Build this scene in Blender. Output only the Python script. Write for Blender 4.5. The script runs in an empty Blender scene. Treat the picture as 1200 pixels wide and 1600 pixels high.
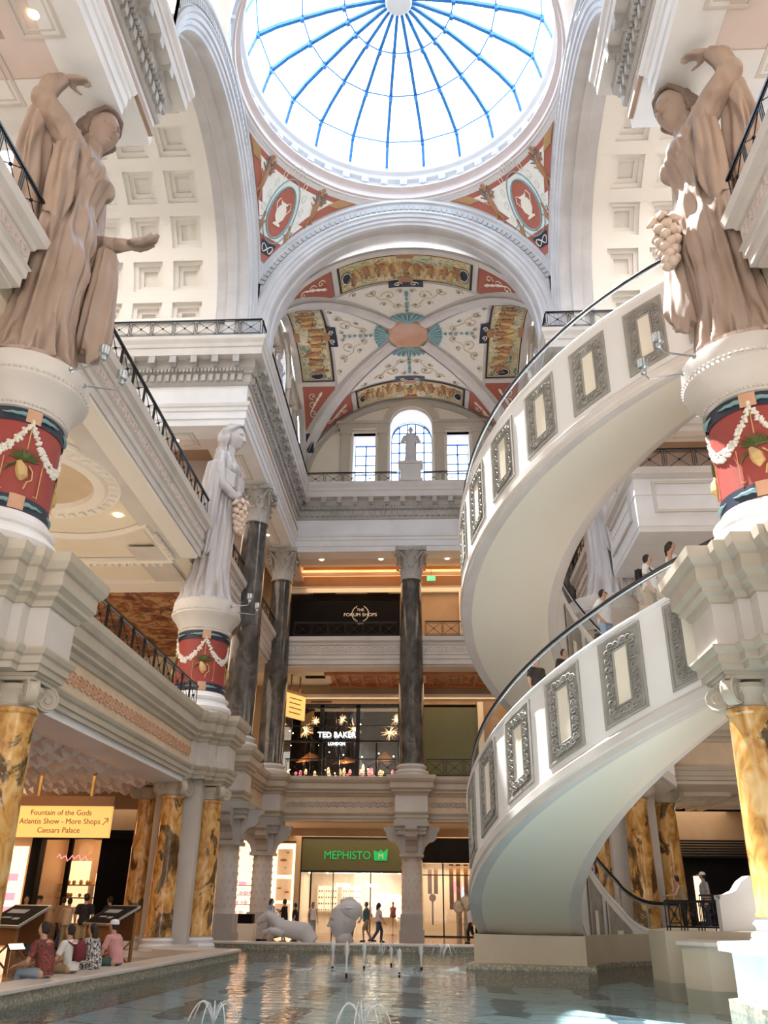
import bpy, bmesh, math, random
from mathutils import Vector, Matrix
R = math.radians
S, Co = math.sin, math.cos
PI = math.pi
random.seed(7)
scn = bpy.context.scene
col = scn.collection

# ------------------------------------------------------------------ camera
yaw, pitch, roll = .059, .44, .013
FW = Vector((-S(yaw)*Co(pitch), Co(yaw)*Co(pitch), S(pitch)))
RT = Vector((Co(yaw), S(yaw), 0)); UP = RT.cross(FW)
R2 = RT*Co(roll)+UP*S(roll); U2 = -RT*S(roll)+UP*Co(roll)
cam = bpy.data.cameras.new('camera'); camo = bpy.data.objects.new('camera', cam); col.objects.link(camo)
m = Matrix((R2, U2, -FW)).transposed().to_4x4(); m.translation = Vector((1.083, 0, 1.65))
camo.matrix_world = m
cam.sensor_fit = 'AUTO'; cam.sensor_width = 36; cam.lens = 1300.4/1600*36; cam.clip_end = 400
scn.camera = camo
# ------------------------------------------------------------------ light
scn.view_settings.view_transform = 'Standard'; scn.view_settings.look = 'None'
scn.view_settings.exposure = 0.55; scn.view_settings.gamma = 1
w = bpy.data.worlds.new('sky'); scn.world = w; w.use_nodes = True
bg = w.node_tree.nodes['Background']; bg.inputs[0].default_value = (.66, .82, 1, 1); bg.inputs[1].default_value = 4.2
sun = bpy.data.lights.new('sun', 'SUN'); sun.energy = 20; sun.angle = R(.6); sun.color = (1, .97, .92)
suno = bpy.data.objects.new('sun', sun); col.objects.link(suno)
suno.rotation_euler = Vector((.28, -.20, -1)).to_track_quat('-Z', 'Y').to_euler(); suno.location = (0, 24.6, 60)
def lamp(kind, loc, energy, color=(1, .72, .42), size=1, sizey=None, direction=(0, 0, -1), spot=None):
    l = bpy.data.lights.new(kind.lower()+'_light', kind); l.energy = energy; l.color = color
    if kind == 'AREA':
        l.size = size
        if sizey: l.shape = 'RECTANGLE'; l.size_y = sizey
    else: l.shadow_soft_size = size
    if spot: l.spot_size = spot; l.spot_blend = .6
    o = bpy.data.objects.new('lamp_or_fill', l); col.objects.link(o); o.location = loc
    o.rotation_euler = Vector(direction).to_track_quat('-Z', 'Y').to_euler(); return o
W1, W2, W3 = (1, .66, .38), (1, .80, .60), (1, .90, .80)
for s in (-1, 1):
    # lamps under the ceilings of the galleries, one row per floor
    if s < 0: lamp('AREA', (s*12, 22, 5.35), 200, W1, 5, 12)
    lamp('AREA', (s*11.5, 40, 5.35), 200, W2, 4, 10)
    if s < 0: lamp('AREA', (s*12, 24, 13.4), 480, W3, 5, 14)
    lamp('AREA', (s*11.5, 40, 13.5), 240, W2, 4, 10)
    lamp('AREA', (s*12, 10, 20.6), 220, W2, 5, 10)
    lamp('AREA', (s*11.5, 40, 20.6), 240, W2, 4, 10)
    lamp('AREA', (s*12.5, 24.6, 30.9), 440, (1, .95, .9), 5, 5)  # added fill lamp inside the barrel vault to brighten the coffers
lamp('AREA', (0, 50, 5.2), 240, W1, 14, 4)
lamp('AREA', (0, 50, 13.3), 200, W1, 14, 4)
lamp('AREA', (0, 50, 20.5), 220, W1, 14, 4)

# ------------------------------------------------------------------ materials
class NT:
    def __init__(s, name, color=(.8, .8, .8), rough=.6, metal=0, **k):
        s.m = bpy.data.materials.new(name); s.m.use_nodes = True; s.t = s.m.node_tree
        s.b = s.t.nodes['Principled BSDF']; s.b.inputs['Base Color'].default_value = (*color, 1)
        s.b.inputs['Roughness'].default_value = rough; s.b.inputs['Metallic'].default_value = metal
        s.co = None
    def n(s, kind, **k):
        n = s.t.nodes.new('ShaderNode'+kind)
        for a, v in k.items():
            if a in n.inputs: n.inputs[a].default_value = v
            else: setattr(n, a, v)
        return n
    def l(s, a, b): s.t.links.new(a, b)
    def coord(s, scale=(1, 1, 1), rot=(0, 0, 0)):
        if not s.co: s.co = s.n('TexCoord')
        mp = s.n('Mapping'); mp.inputs['Scale'].default_value = scale; mp.inputs['Rotation'].default_value = rot
        s.l(s.co.outputs['Object'], mp.inputs[0]); return mp.outputs[0]
    def noise(s, scale, detail=4, dist=0, v=None, rough=.5):
        n = s.n('TexNoise', Scale=scale, Detail=detail, Distortion=dist, Roughness=rough)
        s.l(v or s.coord(), n.inputs['Vector']); return n.outputs['Fac']
    def ramp(s, fac, stops, const=False):
        r = s.n('ValToRGB'); s.l(fac, r.inputs[0]); e = r.color_ramp.elements
        if const: r.color_ramp.interpolation = 'CONSTANT'
        while len(e) < len(stops): e.new(.5)
        for i, (p, c) in enumerate(stops): e[i].position = p; e[i].color = (*c, 1)
        return r.outputs[0]
    def bump(s, fac, st=.3, d=.05):
        b = s.n('Bump', Strength=st, Distance=d); s.l(fac, b.inputs['Height']); s.l(b.outputs[0], s.b.inputs['Normal'])
    def col(s, o): s.l(o, s.b.inputs['Base Color']); return s
M = {}
def stone(name, c, var=.06, rough=.6, scale=.8, bump=.12):
    n = NT(name, c, rough)
    f = n.noise(scale, 6, .4); n.col(n.ramp(f, [(.3, tuple(max(0, x-var) for x in c)), (.7, tuple(min(1, x+var*.6) for x in c))]))
    if name not in ('statue', 'statue_white'): n.bump(n.noise(9, 4), bump, .02)
    M[name] = n.m
stone('stone', (.64, .60, .57)); stone('white_stone', (.80, .80, .82)); stone('arch_stone', (.56, .54, .54)); stone('cream', (.80, .73, .61), .03, .7)
stone('olive_stone', (.52, .46, .38)); stone('grey_stone', (.46, .44, .42)); stone('tan', (.62, .49, .34), .05)
stone('plaster', (.84, .79, .73), .025, .8, .3, .05); stone('esc_white', (.80, .80, .81), .02, .35, .5, .02)
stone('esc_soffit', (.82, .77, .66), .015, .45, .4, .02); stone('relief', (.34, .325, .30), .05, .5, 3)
stone('statue', (.40, .30, .25), .06, .5, .6); stone('statue_white', (.58, .55, .56), .05, .55, .8)
stone('statue_dark', (.22, .16, .135), .05, .6, .8)
stone('terracotta', (.62, .36, .24), .06); stone('frieze_tan', (.66, .52, .38), .05, .6, 2); stone('dark_soffit', (.20, .13, .08), .03, .5)
stone('pink_stone', (.70, .60, .57), .04); stone('brown_wall', (.40, .27, .16), .04, .5)
stone('rim_top', (.62, .57, .52), .05, .3); stone('black_wall', (.006, .006, .008), .002, .7); stone('copper', (.42, .16, .07), .06, .3)
stone('umber', (.40, .27, .19), .04, .6); stone('foot_stone', (.55, .48, .38), .05, .45); M['black_wall'].node_tree.nodes['Principled BSDF'].inputs['Specular IOR Level'].default_value = .08
def plain(name, c, rough=.5, metal=0, var=.02):
    n = NT(name, c, rough, metal); f = n.noise(6, 2)
    n.col(n.ramp(f, [(.3, tuple(max(0, x*(1-var*4)) for x in c)), (.7, c)])); M[name] = n.m
for nm, c, r_, mt in (('iron', (.012, .013, .017), .35, .6), ('gold', (.62, .40, .14), .3, .7), ('rubber', (.01, .01, .012), .35, 0),
    ('steel', (.5, .55, .6), .25, .8), ('skin', (.55, .32, .22), .6, 0), ('skin_dark', (.30, .16, .10), .6, 0), ('hair', (.018, .012, .01), .6, 0),
    ('cloth_white', (.80, .80, .80), .8, 0), ('cloth_black', (.012, .012, .015), .8, 0), ('cloth_pink', (.66, .33, .34), .8, 0), ('cloth_blue', (.30, .42, .60), .8, 0),
    ('cloth_grey', (.32, .34, .38), .8, 0), ('cloth_maroon', (.16, .02, .03), .8, 0), ('cloth_teal', (.06, .16, .16), .8, 0), ('cloth_yellow', (.6, .38, .05), .8, 0),
    ('cloth_khaki', (.36, .29, .18), .8, 0), ('cloth_jean', (.05, .07, .14), .8, 0), ('denim_light', (.26, .33, .42), .8, 0),
    ('blue_steel', (.03, .16, .42), .35, .2), ('red_paint', (.33, .05, .04), .55, 0), ('navy', (.012, .02, .045), .45, 0), ('paint_red', (.42, .12, .08), .6, 0),
    ('paint_blue', (.015, .03, .06), .6, 0), ('paint_green', (.10, .16, .15), .6, 0), ('paint_gold', (.62, .42, .18), .6, 0), ('paint_brown', (.40, .20, .10), .6, 0),
    ('paint_teal', (.22, .38, .40), .6, 0), ('paint_white', (.82, .79, .72), .7, 0), ('leaf', (.09, .12, .03), .6, 0), ('grape', (.70, .55, .45), .4, 0),
    ('shop_green', (.10, .11, .05), .5, 0), ('wood', (.25, .12, .05), .4, 0), ('sign_green', (.0, .45, .12), .4, 0), ('white', (.85, .85, .85), .5, 0), ('red', (.6, .03, .03), .5, 0)):
    plain(nm, c, r_, mt)
def emit(name, c, st):
    n = NT(name, c, .5); n.b.inputs['Emission Color'].default_value = (*c, 1); n.b.inputs['Emission Strength'].default_value = st
    M[name] = n.m
emit('lamp_warm', (1, .75, .45), 14); emit('lamp_white', (1, .95, .88), 10); emit('sign_lit', (1, .56, .17), .5); emit('text_white', (.9, .95, 1), 2.2)
emit('text_green', (0, .42, .10), .35); emit('shop_glow', (1, .68, .38), 1.5); emit('shop_pink', (1, .25, .30), 1.3); emit('screen_blue', (.25, .45, 1), 1.6)  # shop_glow and shop_pink put interior light into walls, panels and goods
emit('cove', (1, .45, .16), 1.6); emit('exit_green', (.05, .9, .25), 1.2); emit('sky_pane', (.92, .97, 1), 3.2); emit('shop_shelf', (1, .80, .55), 1.1)
emit('starlight', (1, .66, .35), 1.6)
for nm in ('statue', 'statue_white'):
    M[nm+'_smooth'] = M[nm].copy()
for nm in ('statue', 'statue_white'):   # fine creases of the carved drapery
    mt = M[nm]; t = mt.node_tree; tc = t.nodes.new('ShaderNodeTexCoord'); mp = t.nodes.new('ShaderNodeMapping'); mp.inputs['Scale'].default_value = (1.5, 1.5, .24); t.links.new(tc.outputs['Object'], mp.inputs[0])
    no = t.nodes.new('ShaderNodeTexNoise'); no.inputs['Scale'].default_value = 1.5; no.inputs['Detail'].default_value = .6; no.inputs['Distortion'].default_value = .5; t.links.new(mp.outputs[0], no.inputs['Vector'])
    bp = t.nodes.new('ShaderNodeBump'); bp.inputs['Strength'].default_value = .8; bp.inputs['Distance'].default_value = .5; t.links.new(no.outputs['Fac'], bp.inputs['Height']); t.links.new(bp.outputs[0], t.nodes['Principled BSDF'].inputs['Normal'])
# polished marbles
n = NT('grey_marble', (.2, .19, .18), .12)
f = n.noise(1.6, 9, 1.2, n.coord((1, 1, .6))); n.col(n.ramp(f, [(.28, (.03, .028, .027)), (.48, (.075, .068, .062)), (.62, (.13, .115, .105)), (.72, (.06, .05, .045))])); M['grey_marble'] = n.m
n = NT('yellow_marble', (.6, .35, .12), .12)
oi = n.n('ObjectInfo'); vm = n.n('VectorMath', operation='MULTIPLY_ADD'); n.l(n.coord((1, 1, .55)), vm.inputs[0]); vm.inputs[1].default_value = (1, 1, 1); n.l(oi.outputs['Location'], vm.inputs[2]); v = vm.outputs[0]; f = n.noise(1.1, 8, 1.3, v, .62); g = n.noise(3.2, 7, 1.2, v)
a = n.ramp(g, [(.3, (.32, .14, .04)), (.5, (.66, .35, .10)), (.7, (.78, .54, .26))]); b = n.ramp(f, [(.0, (1, 1, 1)), (.54, (1, 1, 1)), (.585, (.17, .18, .22)), (.66, (.22, .22, .26)), (.72, (.9, .85, .8))])
mx = n.n('MixRGB', blend_type='MULTIPLY'); mx.inputs[0].default_value = 1; n.l(a, mx.inputs[1]); n.l(b, mx.inputs[2]); n.col(mx.outputs[0]); M['yellow_marble'] = n.m
# painted fresco ground with ochre figures and blue green shade
n = NT('fresco', (.7, .6, .4), .7)
f = n.noise(1.9, 3, 1.8); g = n.noise(.9, 3, .8)
a = n.ramp(f, [(.30, (.13, .19, .17)), (.38, (.34, .40, .32)), (.46, (.70, .64, .44)), (.55, (.78, .70, .48)), (.60, (.55, .33, .15)), (.68, (.76, .62, .40)), (.76, (.34, .17, .08))])
b = n.ramp(g, [(.35, (.55, .72, .66)), (.6, (1, 1, 1))]); mx = n.n('MixRGB', blend_type='MULTIPLY'); mx.inputs[0].default_value = .7
n.l(a, mx.inputs[1]); n.l(b, mx.inputs[2]); n.col(mx.outputs[0]); M['fresco'] = n.m
n = NT('copper_ceiling', (.3, .1, .05), .35)
f = n.noise(1.3, 5, 1.5); n.col(n.ramp(f, [(.35, (.10, .03, .015)), (.5, (.34, .12, .05)), (.62, (.52, .36, .18)), (.75, (.20, .05, .03))])); M['copper_ceiling'] = n.m
# flowered dress / shirt
for nm, c1, c2 in (('cloth_flower', (.75, .75, .73), (.05, .05, .07)), ('cloth_paisley', (.30, .05, .04), (.08, .04, .03))):
    n = NT(nm, c1, .8); f = n.noise(22, 2, 1.5); n.col(n.ramp(f, [(.45, c1), (.53, c2)])); M[nm] = n.m
# floor: brown polished marble tiles
n = NT('floor', (.3, .2, .14), .15); br = n.n('TexBrick', offset=0); br.inputs['Scale'].default_value = 1; br.inputs['Mortar Size'].default_value = .012
br.inputs['Brick Width'].default_value = 1.2; br.inputs['Row Height'].default_value = 1.2
br.inputs['Color1'].default_value = (.24, .13, .08, 1); br.inputs['Color2'].default_value = (.40, .27, .18, 1); br.inputs['Mortar'].default_value = (.08, .05, .04, 1)
n.l(n.coord(), br.inputs[0]); n.col(br.outputs[0]); M['floor'] = n.m
# small mosaic on the pool rim
n = NT('mosaic', (.5, .45, .38), .35); ck = n.n('TexVoronoi', Scale=14); n.l(n.coord(), ck.inputs[0])
n.col(n.ramp(ck.outputs['Distance'], [(.15, (.50, .45, .36)), (.6, (.25, .23, .18))])); M['mosaic'] = n.m
# water: rippled, clear, slightly green
n = NT('water', (.1, .2, .2), .02); t = n.t; t.nodes.remove(n.b)
gl = n.n('BsdfGlossy', Roughness=.03); tr = n.n('BsdfTransparent'); tr.inputs[0].default_value = (.74, .82, .84, 1); fr = n.n('Fresnel', IOR=1.30)
bp = n.n('Bump', Strength=.6, Distance=.035)
wv = n.noise(1, 3, .6, n.coord((2.2, 3.4, 1))); n.l(wv, bp.inputs['Height']); n.l(bp.outputs[0], gl.inputs['Normal']); n.l(bp.outputs[0], fr.inputs['Normal'])
fm = n.n('Math', operation='MULTIPLY'); n.l(fr.outputs[0], fm.inputs[0]); fm.inputs[1].default_value = .80; mx = n.n('MixShader'); n.l(fm.outputs[0], mx.inputs[0]); n.l(tr.outputs[0], mx.inputs[1]); n.l(gl.outputs[0], mx.inputs[2]); n.l(mx.outputs[0], t.nodes['Material Output'].inputs[0]); M['water'] = n.m
def glassmat(name, c, k):
    n = NT(name); t = n.t; t.nodes.remove(n.b); gl = n.n('BsdfGlossy', Roughness=.02); tr = n.n('BsdfTransparent'); tr.inputs[0].default_value = (*c, 1)
    mx = n.n('MixShader'); mx.inputs[0].default_value = k; n.l(tr.outputs[0], mx.inputs[1]); n.l(gl.outputs[0], mx.inputs[2]); n.l(mx.outputs[0], t.nodes['Material Output'].inputs[0]); M[name] = n.m
glassmat('glass', (.93, .96, .97), .08); glassmat('dome_glass', (.96, .98, 1), .04); glassmat('shop_glass', (.85, .83, .8), .10)
n = NT('spray', (.9, .95, 1), .2); n.b.inputs['Alpha'].default_value = .38; M['spray'] = n.m
n = NT('foam', (.85, .92, .95), .3); f = n.noise(5, 5, 1.0); r = n.n('ValToRGB'); n.l(f, r.inputs[0]); r.color_ramp.elements[0].position = .42; r.color_ramp.elements[0].color = (0, 0, 0, 1); r.color_ramp.elements[1].position = .8; r.color_ramp.elements[1].color = (.7, .7, .7, 1); n.l(r.outputs[0], n.b.inputs['Alpha']); M['foam'] = n.m

# ------------------------------------------------------------------ objects
def tag(o, label=None, cat=None, group=None, kind=None):
    if label: o['label'] = label
    if cat: o['category'] = cat
    if group: o['group'] = group
    if kind: o['kind'] = kind
    return o
def empty(name, loc=(0, 0, 0), rz=0, label=None, cat=None, group=None):
    o = bpy.data.objects.new(name, None); col.objects.link(o); o.location = loc; o.rotation_euler = (0, 0, rz)
    return tag(o, label, cat, group)
class MB:
    def __init__(s): s.v = []; s.f = []
    def add(s, vs, fs):
        k = len(s.v); s.v += [tuple(v) for v in vs]; s.f += [tuple(i+k for i in f) for f in fs]; return s
    def box(s, x0, x1, y0, y1, z0, z1):
        x0, x1 = sorted((x0, x1)); y0, y1 = sorted((y0, y1))
        return s.add([(x, y, z) for z in (z0, z1) for x, y in ((x0, y0), (x1, y0), (x1, y1), (x0, y1))],
                     [(3, 2, 1, 0), (4, 5, 6, 7), (0, 1, 5, 4), (1, 2, 6, 5), (2, 3, 7, 6), (3, 0, 4, 7)])
    def obox(s, c, ax, hx, hy, z0, z1):
        ax = Vector((ax[0], ax[1], 0)).normalized(); ay = Vector((-ax.y, ax.x, 0)); c = Vector((c[0], c[1], 0))
        p = [c+ax*a*hx+ay*b*hy for a, b in ((-1, -1), (1, -1), (1, 1), (-1, 1))]
        return s.add([(q.x, q.y, z) for z in (z0, z1) for q in p], [(3, 2, 1, 0), (4, 5, 6, 7), (0, 1, 5, 4), (1, 2, 6, 5), (2, 3, 7, 6), (3, 0, 4, 7)])
    def grid(s, fn, nu, nv, cu=False, cv=False):
        vs = [fn(i/nu, j/nv) for i in range(nu if cu else nu+1) for j in range(nv if cv else nv+1)]
        a, b = (nu if cu else nu+1), (nv if cv else nv+1); fs = []
        for i in range(nu):
            for j in range(nv):
                i2, j2 = (i+1) % a, (j+1) % b; fs.append((i*b+j, i2*b+j, i2*b+j2, i*b+j2))
        return s.add(vs, fs)
    def lathe(s, prof, n=32, c=(0, 0, 0), a0=0, a1=2*PI, fold=None):
        full = abs(a1-a0-2*PI) < 1e-6; k = n if full else n+1; P = len(prof); vs = []
        for i in range(k):
            a = a0+(a1-a0)*i/n
            for r, z in prof:
                rr = r*(1+fold(a, z)) if fold else r
                vs.append((c[0]+rr*Co(a), c[1]+rr*S(a), c[2]+z))
        fs = [(i*P+j, ((i+1) % k)*P+j, ((i+1) % k)*P+j+1, i*P+j+1) for i in range(n) for j in range(P-1)]
        return s.add(vs, fs)
    def tube(s, pts, r, n=6, closed=False):
        pts = [Vector(p) for p in pts]; N = len(pts); rs = r if isinstance(r, (list, tuple)) else [r]*N; ref = None; vs = []
        for i, p in enumerate(pts):
            d = (pts[(i+1) % N] if (closed or i < N-1) else p)-(pts[i-1] if (closed or i > 0) else p)
            d = d.normalized() if d.length > 1e-9 else Vector((0, 0, 1))
            if ref is None: ref = Vector((0, 0, 1)) if abs(d.z) < .9 else Vector((1, 0, 0))
            a = (ref-d*ref.dot(d)).normalized(); b = d.cross(a); ref = a
            vs += [p+(a*Co(2*PI*k/n)+b*S(2*PI*k/n))*rs[i] for k in range(n)]
        fs = []
        for i in range(N if closed else N-1):
            for k in range(n): fs.append((i*n+k, i*n+(k+1) % n, ((i+1) % N)*n+(k+1) % n, ((i+1) % N)*n+k))
        if not closed: fs += [tuple(range(n))[::-1], tuple((N-1)*n+k for k in range(n))]
        return s.add(vs, fs)
    def ball(s, c, r, nu=10, nv=7, f=None):
        rx, ry, rz = r if isinstance(r, (list, tuple)) else (r, r, r); vs = []; fs = []
        for j in range(nv+1):
            t = PI*j/nv
            for i in range(nu):
                a = 2*PI*i/nu; d = Vector((S(t)*Co(a), S(t)*S(a), Co(t))); vs.append((c[0]+rx*d.x, c[1]+ry*d.y, c[2]+rz*d.z))
        for j in range(nv):
            for i in range(nu): fs.append((j*nu+i, (j+1)*nu+i, (j+1)*nu+(i+1) % nu, j*nu+(i+1) % nu))
        return s.add(vs, fs)
    def poly(s, pts, z0, z1):
        n = len(pts); vs = [(p[0], p[1], z) for z in (z0, z1) for p in pts]
        return s.add(vs, [tuple(range(n))[::-1], tuple(range(n, 2*n))]+[(i, (i+1) % n, n+(i+1) % n, n+i) for i in range(n)])
    def sweep(s, prof, path, closed=False, cap=True):
        # prof: (offset to the right of travel, z)
        N = len(path); P = len(prof); vs = []; pp = [Vector((p[0], p[1])) for p in path]
        for i in range(N):
            d0 = (pp[i]-pp[i-1]).normalized() if (closed or i > 0) else None
            d1 = (pp[(i+1) % N]-pp[i]).normalized() if (closed or i < N-1) else None
            d0 = d0 or d1; d1 = d1 or d0; n0 = Vector((d0.y, -d0.x)); n1 = Vector((d1.y, -d1.x)); mm = n0+n1
            mm = mm/max(.2, mm.dot(n0)) if mm.length > 1e-6 else n0
            for o, z in prof: q = pp[i]+mm*o; vs.append((q.x, q.y, z))
        fs = [(i*P+j, i*P+j+1, ((i+1) % N)*P+j+1, ((i+1) % N)*P+j) for i in range(N if closed else N-1) for j in range(P-1)]
        if cap and not closed: fs += [tuple(range(P))[::-1], tuple((N-1)*P+j for j in range(P))]
        return s.add(vs, fs)
    def build(s, name, mat, parent=None, smooth=False, kind=None, recalc=True):
        me = bpy.data.meshes.new(name); me.from_pydata(s.v, [], s.f); me.materials.append(M[mat] if isinstance(mat, str) else mat)
        if recalc:
            bm = bmesh.new(); bm.from_mesh(me); bmesh.ops.recalc_face_normals(bm, faces=bm.faces); bm.to_mesh(me); bm.free()
        if smooth: me.polygons.foreach_set('use_smooth', [True]*len(me.polygons)); 
        me.update()
        if smooth == 'auto':
            try: me.set_sharp_from_angle(angle=R(35))
            except Exception: pass
        o = bpy.data.objects.new(name, me); col.objects.link(o)
        if parent: o.parent = parent
        if kind or parent is None: pass
        if kind: o['kind'] = kind
        return o
def struct(name, mb, mat, parent=None, smooth=False):
    o = mb.build(name, mat, parent, smooth)
    if parent is None: o['kind'] = 'structure'
    return o
def copy_tree(o, parent=None, **k):
    c = o.copy(); col.objects.link(c)
    if parent: c.parent = parent
    for ch in list(kids.get(o.name, []) or o.children): copy_tree(ch, c)
    return c
kids = {}
def text(name, s, size, loc, rot, mat, parent=None, depth=.02, align='CENTER', sx=1):
    cu = bpy.data.curves.new(name, 'FONT'); cu.body = s; cu.size = size; cu.extrude = depth; cu.align_x = align; cu.align_y = 'CENTER'; cu.resolution_u = 3
    o = bpy.data.objects.new(name, cu); col.objects.link(o); dg = bpy.context.evaluated_depsgraph_get(); dg.update()
    me = bpy.data.meshes.new_from_object(o.evaluated_get(dg)); bpy.data.objects.remove(o)
    me.materials.clear(); me.materials.append(M[mat]); me.transform(Matrix.Diagonal((sx, 1, 1, 1)))
    q = bpy.data.objects.new(name, me); col.objects.link(q); q.location = loc; q.rotation_euler = rot
    if parent: q.parent = parent
    return q
def mirx(path): return [(-p[0], p[1]) for p in path][::-1]
# ------------------------------------------------------------------ setting
CY = 24.6          # middle of the crossing under the dome
NP, FP = 15.9, 31.7  # the near and the far piers
A = 7.12; ZC = 26.2
def P_(o, z): return (o, z)
# ground, upper floors, back walls
mb = MB().box(-22, -7, -3, 60, -.4, 0).box(-5.9, 5.9, 34.6, 60, -.4, 0).box(11.6, 22, -3, 60, -.4, 0).box(-7.6, -5.9, 29.5, 60, -.4, 0).box(5.9, 11.6, 34.6, 60, -.4, 0)
struct('floor', mb, 'floor')
# second and third floor slabs (left, right, far)
def slab(z0, z1, xi, name, mat, y0=-3):
    m = MB()
    m.box(-xi, -22, y0, 60, z0, z1).box(xi, 22, y0, 17.2, z0, z1).box(xi+.4, 22, 30.3 if z0 < 10 else 26.9, 60, z0, z1)
    m.box(-xi, xi, 47.4, 60, z0, z1)
    return struct(name, m, mat)
slab(5.62, 7.84, 8.3, 'floor', 'cream', 13.0); slab(14.12, 15.68, 8.6, 'floor', 'cream', 9.0)
for s, nm in ((-1, 'wall_left'), (1, 'wall_right')):
    m = MB().box(s*18, s*18.4, -3, 60, 0, 22.6); struct(nm, m, 'brown_wall')
m = MB().box(-22, 22, 57.5, 58, 0, 22.6); struct('wall_far', m, 'brown_wall')
# ceiling over the top galleries with deep brown coffers between stone beams
m = MB(); 
for s in (-1, 1): m.box(s*7.0, s*22, 31.9, 60, 22.3, 22.6).box(s*7.0, s*22, 4, 17.3, 22.3, 22.6)
m.box(-7, 7, 46.8, 60, 22.3, 22.6); struct('ceiling', m, 'umber')
m = MB(); fr = MB()
def panel_frame(x0, x1, y0, y1, z, b=fr, w=.09, d=.05):
    p = [(x0, y0), (x0, y1), (x1, y1), (x1, y0)]; b.sweep([(0, z+.01), (0, z-d), (w, z-d), (w, z+.01)], p, closed=True); b.sweep([(2*w, z+.01), (2*w, z-d*.6), (2.6*w, z-d*.6), (2.6*w, z+.01)], p, closed=True); return
    for a in ((x0, x1, y0, y0+w), (x0, x1, y1-w, y1), (x0, x0+w, y0, y1), (x1-w, x1, y0, y1)): b.box(*a, z-d, z)
    for a in ((x0+w*2, x1-w*2, y0+w*2, y0+w*2.6), (x0+w*2, x1-w*2, y1-w*2.6, y1-w*2), (x0+w*2, x0+w*2.6, y0+w*2, y1-w*2), (x1-w*2.6, x1-w*2, y0+w*2, y1-w*2)): b.box(*a, z-d*.6, z)
for s in (-1, 1):
    x = sorted((s*7.3, s*9.3)); 
    m.box(*x, 31.9, 57, 21.02, 22.3).box(*x, 4, 15.4, 21.02, 22.3)
    for y0, y1 in ((31.9, 33.9), (37.3, 39.3), (45.6, 47.8)): m.box(s*9.3, s*18, y0, y1, 21.02, 22.3)
    for y0, y1 in ((6, 7.2), (10.4, 11.6), (13.2, 15.4)): m.box(s*9.3, s*18, y0, y1, 21.02, 22.3)
    for y0, y1 in ((34.4, 37), (39.6, 45.3), (12, 13.2), (7.6, 11.4)):
        xx = sorted((s*7.75, s*8.85)); panel_frame(*xx, y0, y1, 21.02)
    for x0, x1 in ((9.6, 11.8), (12.1, 14.3)):
        xx = sorted((s*x0, s*x1)); panel_frame(*xx, 32.25, 33.6, 21.02); panel_frame(*xx, 13.45, 15.1, 21.02)
m.box(-7.3, 7.3, 46.8, 48.8, 21.02, 22.3)
struct('trim_1', m, 'pink_stone'); struct('trim_2', fr, 'stone')
# top entablature: architrave, frieze, dentils, modillions, crown
ARCH = [(-1.2, 21.0), (0, 21.0), (0, 21.32), (.05, 21.34), (.05, 21.7), (.1, 21.74), (.1, 21.9), (.16, 21.95), (.2, 22.08), (.2, 22.14), (0, 22.16)]
CORN = [(0, 23.1), (.06, 23.12), (.12, 23.24), (.12, 23.66), (.2, 23.7), (.2, 23.78), (.3, 23.95), (.3, 24.38), (.66, 24.4), (.66, 24.78), (.7, 24.82), (.72, 25.0), (.8, 25.2), (.8, 25.4), (-1.4, 25.4)]
LP = [(-22, 31.7), (-A, 31.7), (-A, 46.6), (A, 46.6), (A, 31.7), (22, 31.7)]
NL = [(-A, 4), (-A, 17.5), (-22, 17.5)]; NLa = [(-A, 4), (-A, 15.5), (-22, 15.5)]
struct('trim_3', MB().sweep(ARCH, LP).sweep(ARCH, NLa).sweep(ARCH, mirx(NLa)), 'white_stone')
m = MB()
for p in (LP, NL, mirx(NL)): m.sweep([(-1.2, 22.16), (0, 22.16), (0, 23.1), (-1.2, 23.1)], p)
struct('trim_4', m, 'white_stone')
def along(path, step, fn, off=0, skip=.2):
    for i in range(len(path)-1):
        a, b = Vector(path[i]), Vector(path[i+1]); d = (b-a); L = d.length; d.normalize(); nn = Vector((d.y, -d.x))
        k = max(1, int((L-2*skip)/step)); s0 = (L-k*step)/2
        for j in range(k+1): fn(a+d*(s0+j*step)+nn*off, nn)
m = MB(); md = MB(); mb2 = MB()
for p in (LP, NL, mirx(NL)):
    m.sweep(CORN[7:], p); mb2.sweep(CORN[:8]+[(-.3, 24.38)], p)
    p2 = [q for q in p if abs(q[0]) < 21] 
    pc = [(max(-16, min(16, q[0])), q[1]) for q in p]
    along(pc, .34, lambda c, nn: md.obox(c, nn, .12, .10, 23.28, 23.62), off=.12)
    along(pc, .17, lambda c, nn: md.obox(c, nn, .05, .055, 23.72, 23.9), off=.27)
    along(pc, .98, lambda c, nn: (md.obox(c, nn, .17, .13, 24.12, 24.38), md.obox(c+nn*.16, nn, .04, .15, 24.02, 24.38), md.obox(c-nn*.1, nn, .07, .11, 23.96, 24.14)), off=.46, skip=.5)
struct('trim_5', m, 'stone'); struct('trim_6', md, 'grey_stone'); struct('trim_22', mb2, 'grey_stone')
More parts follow.
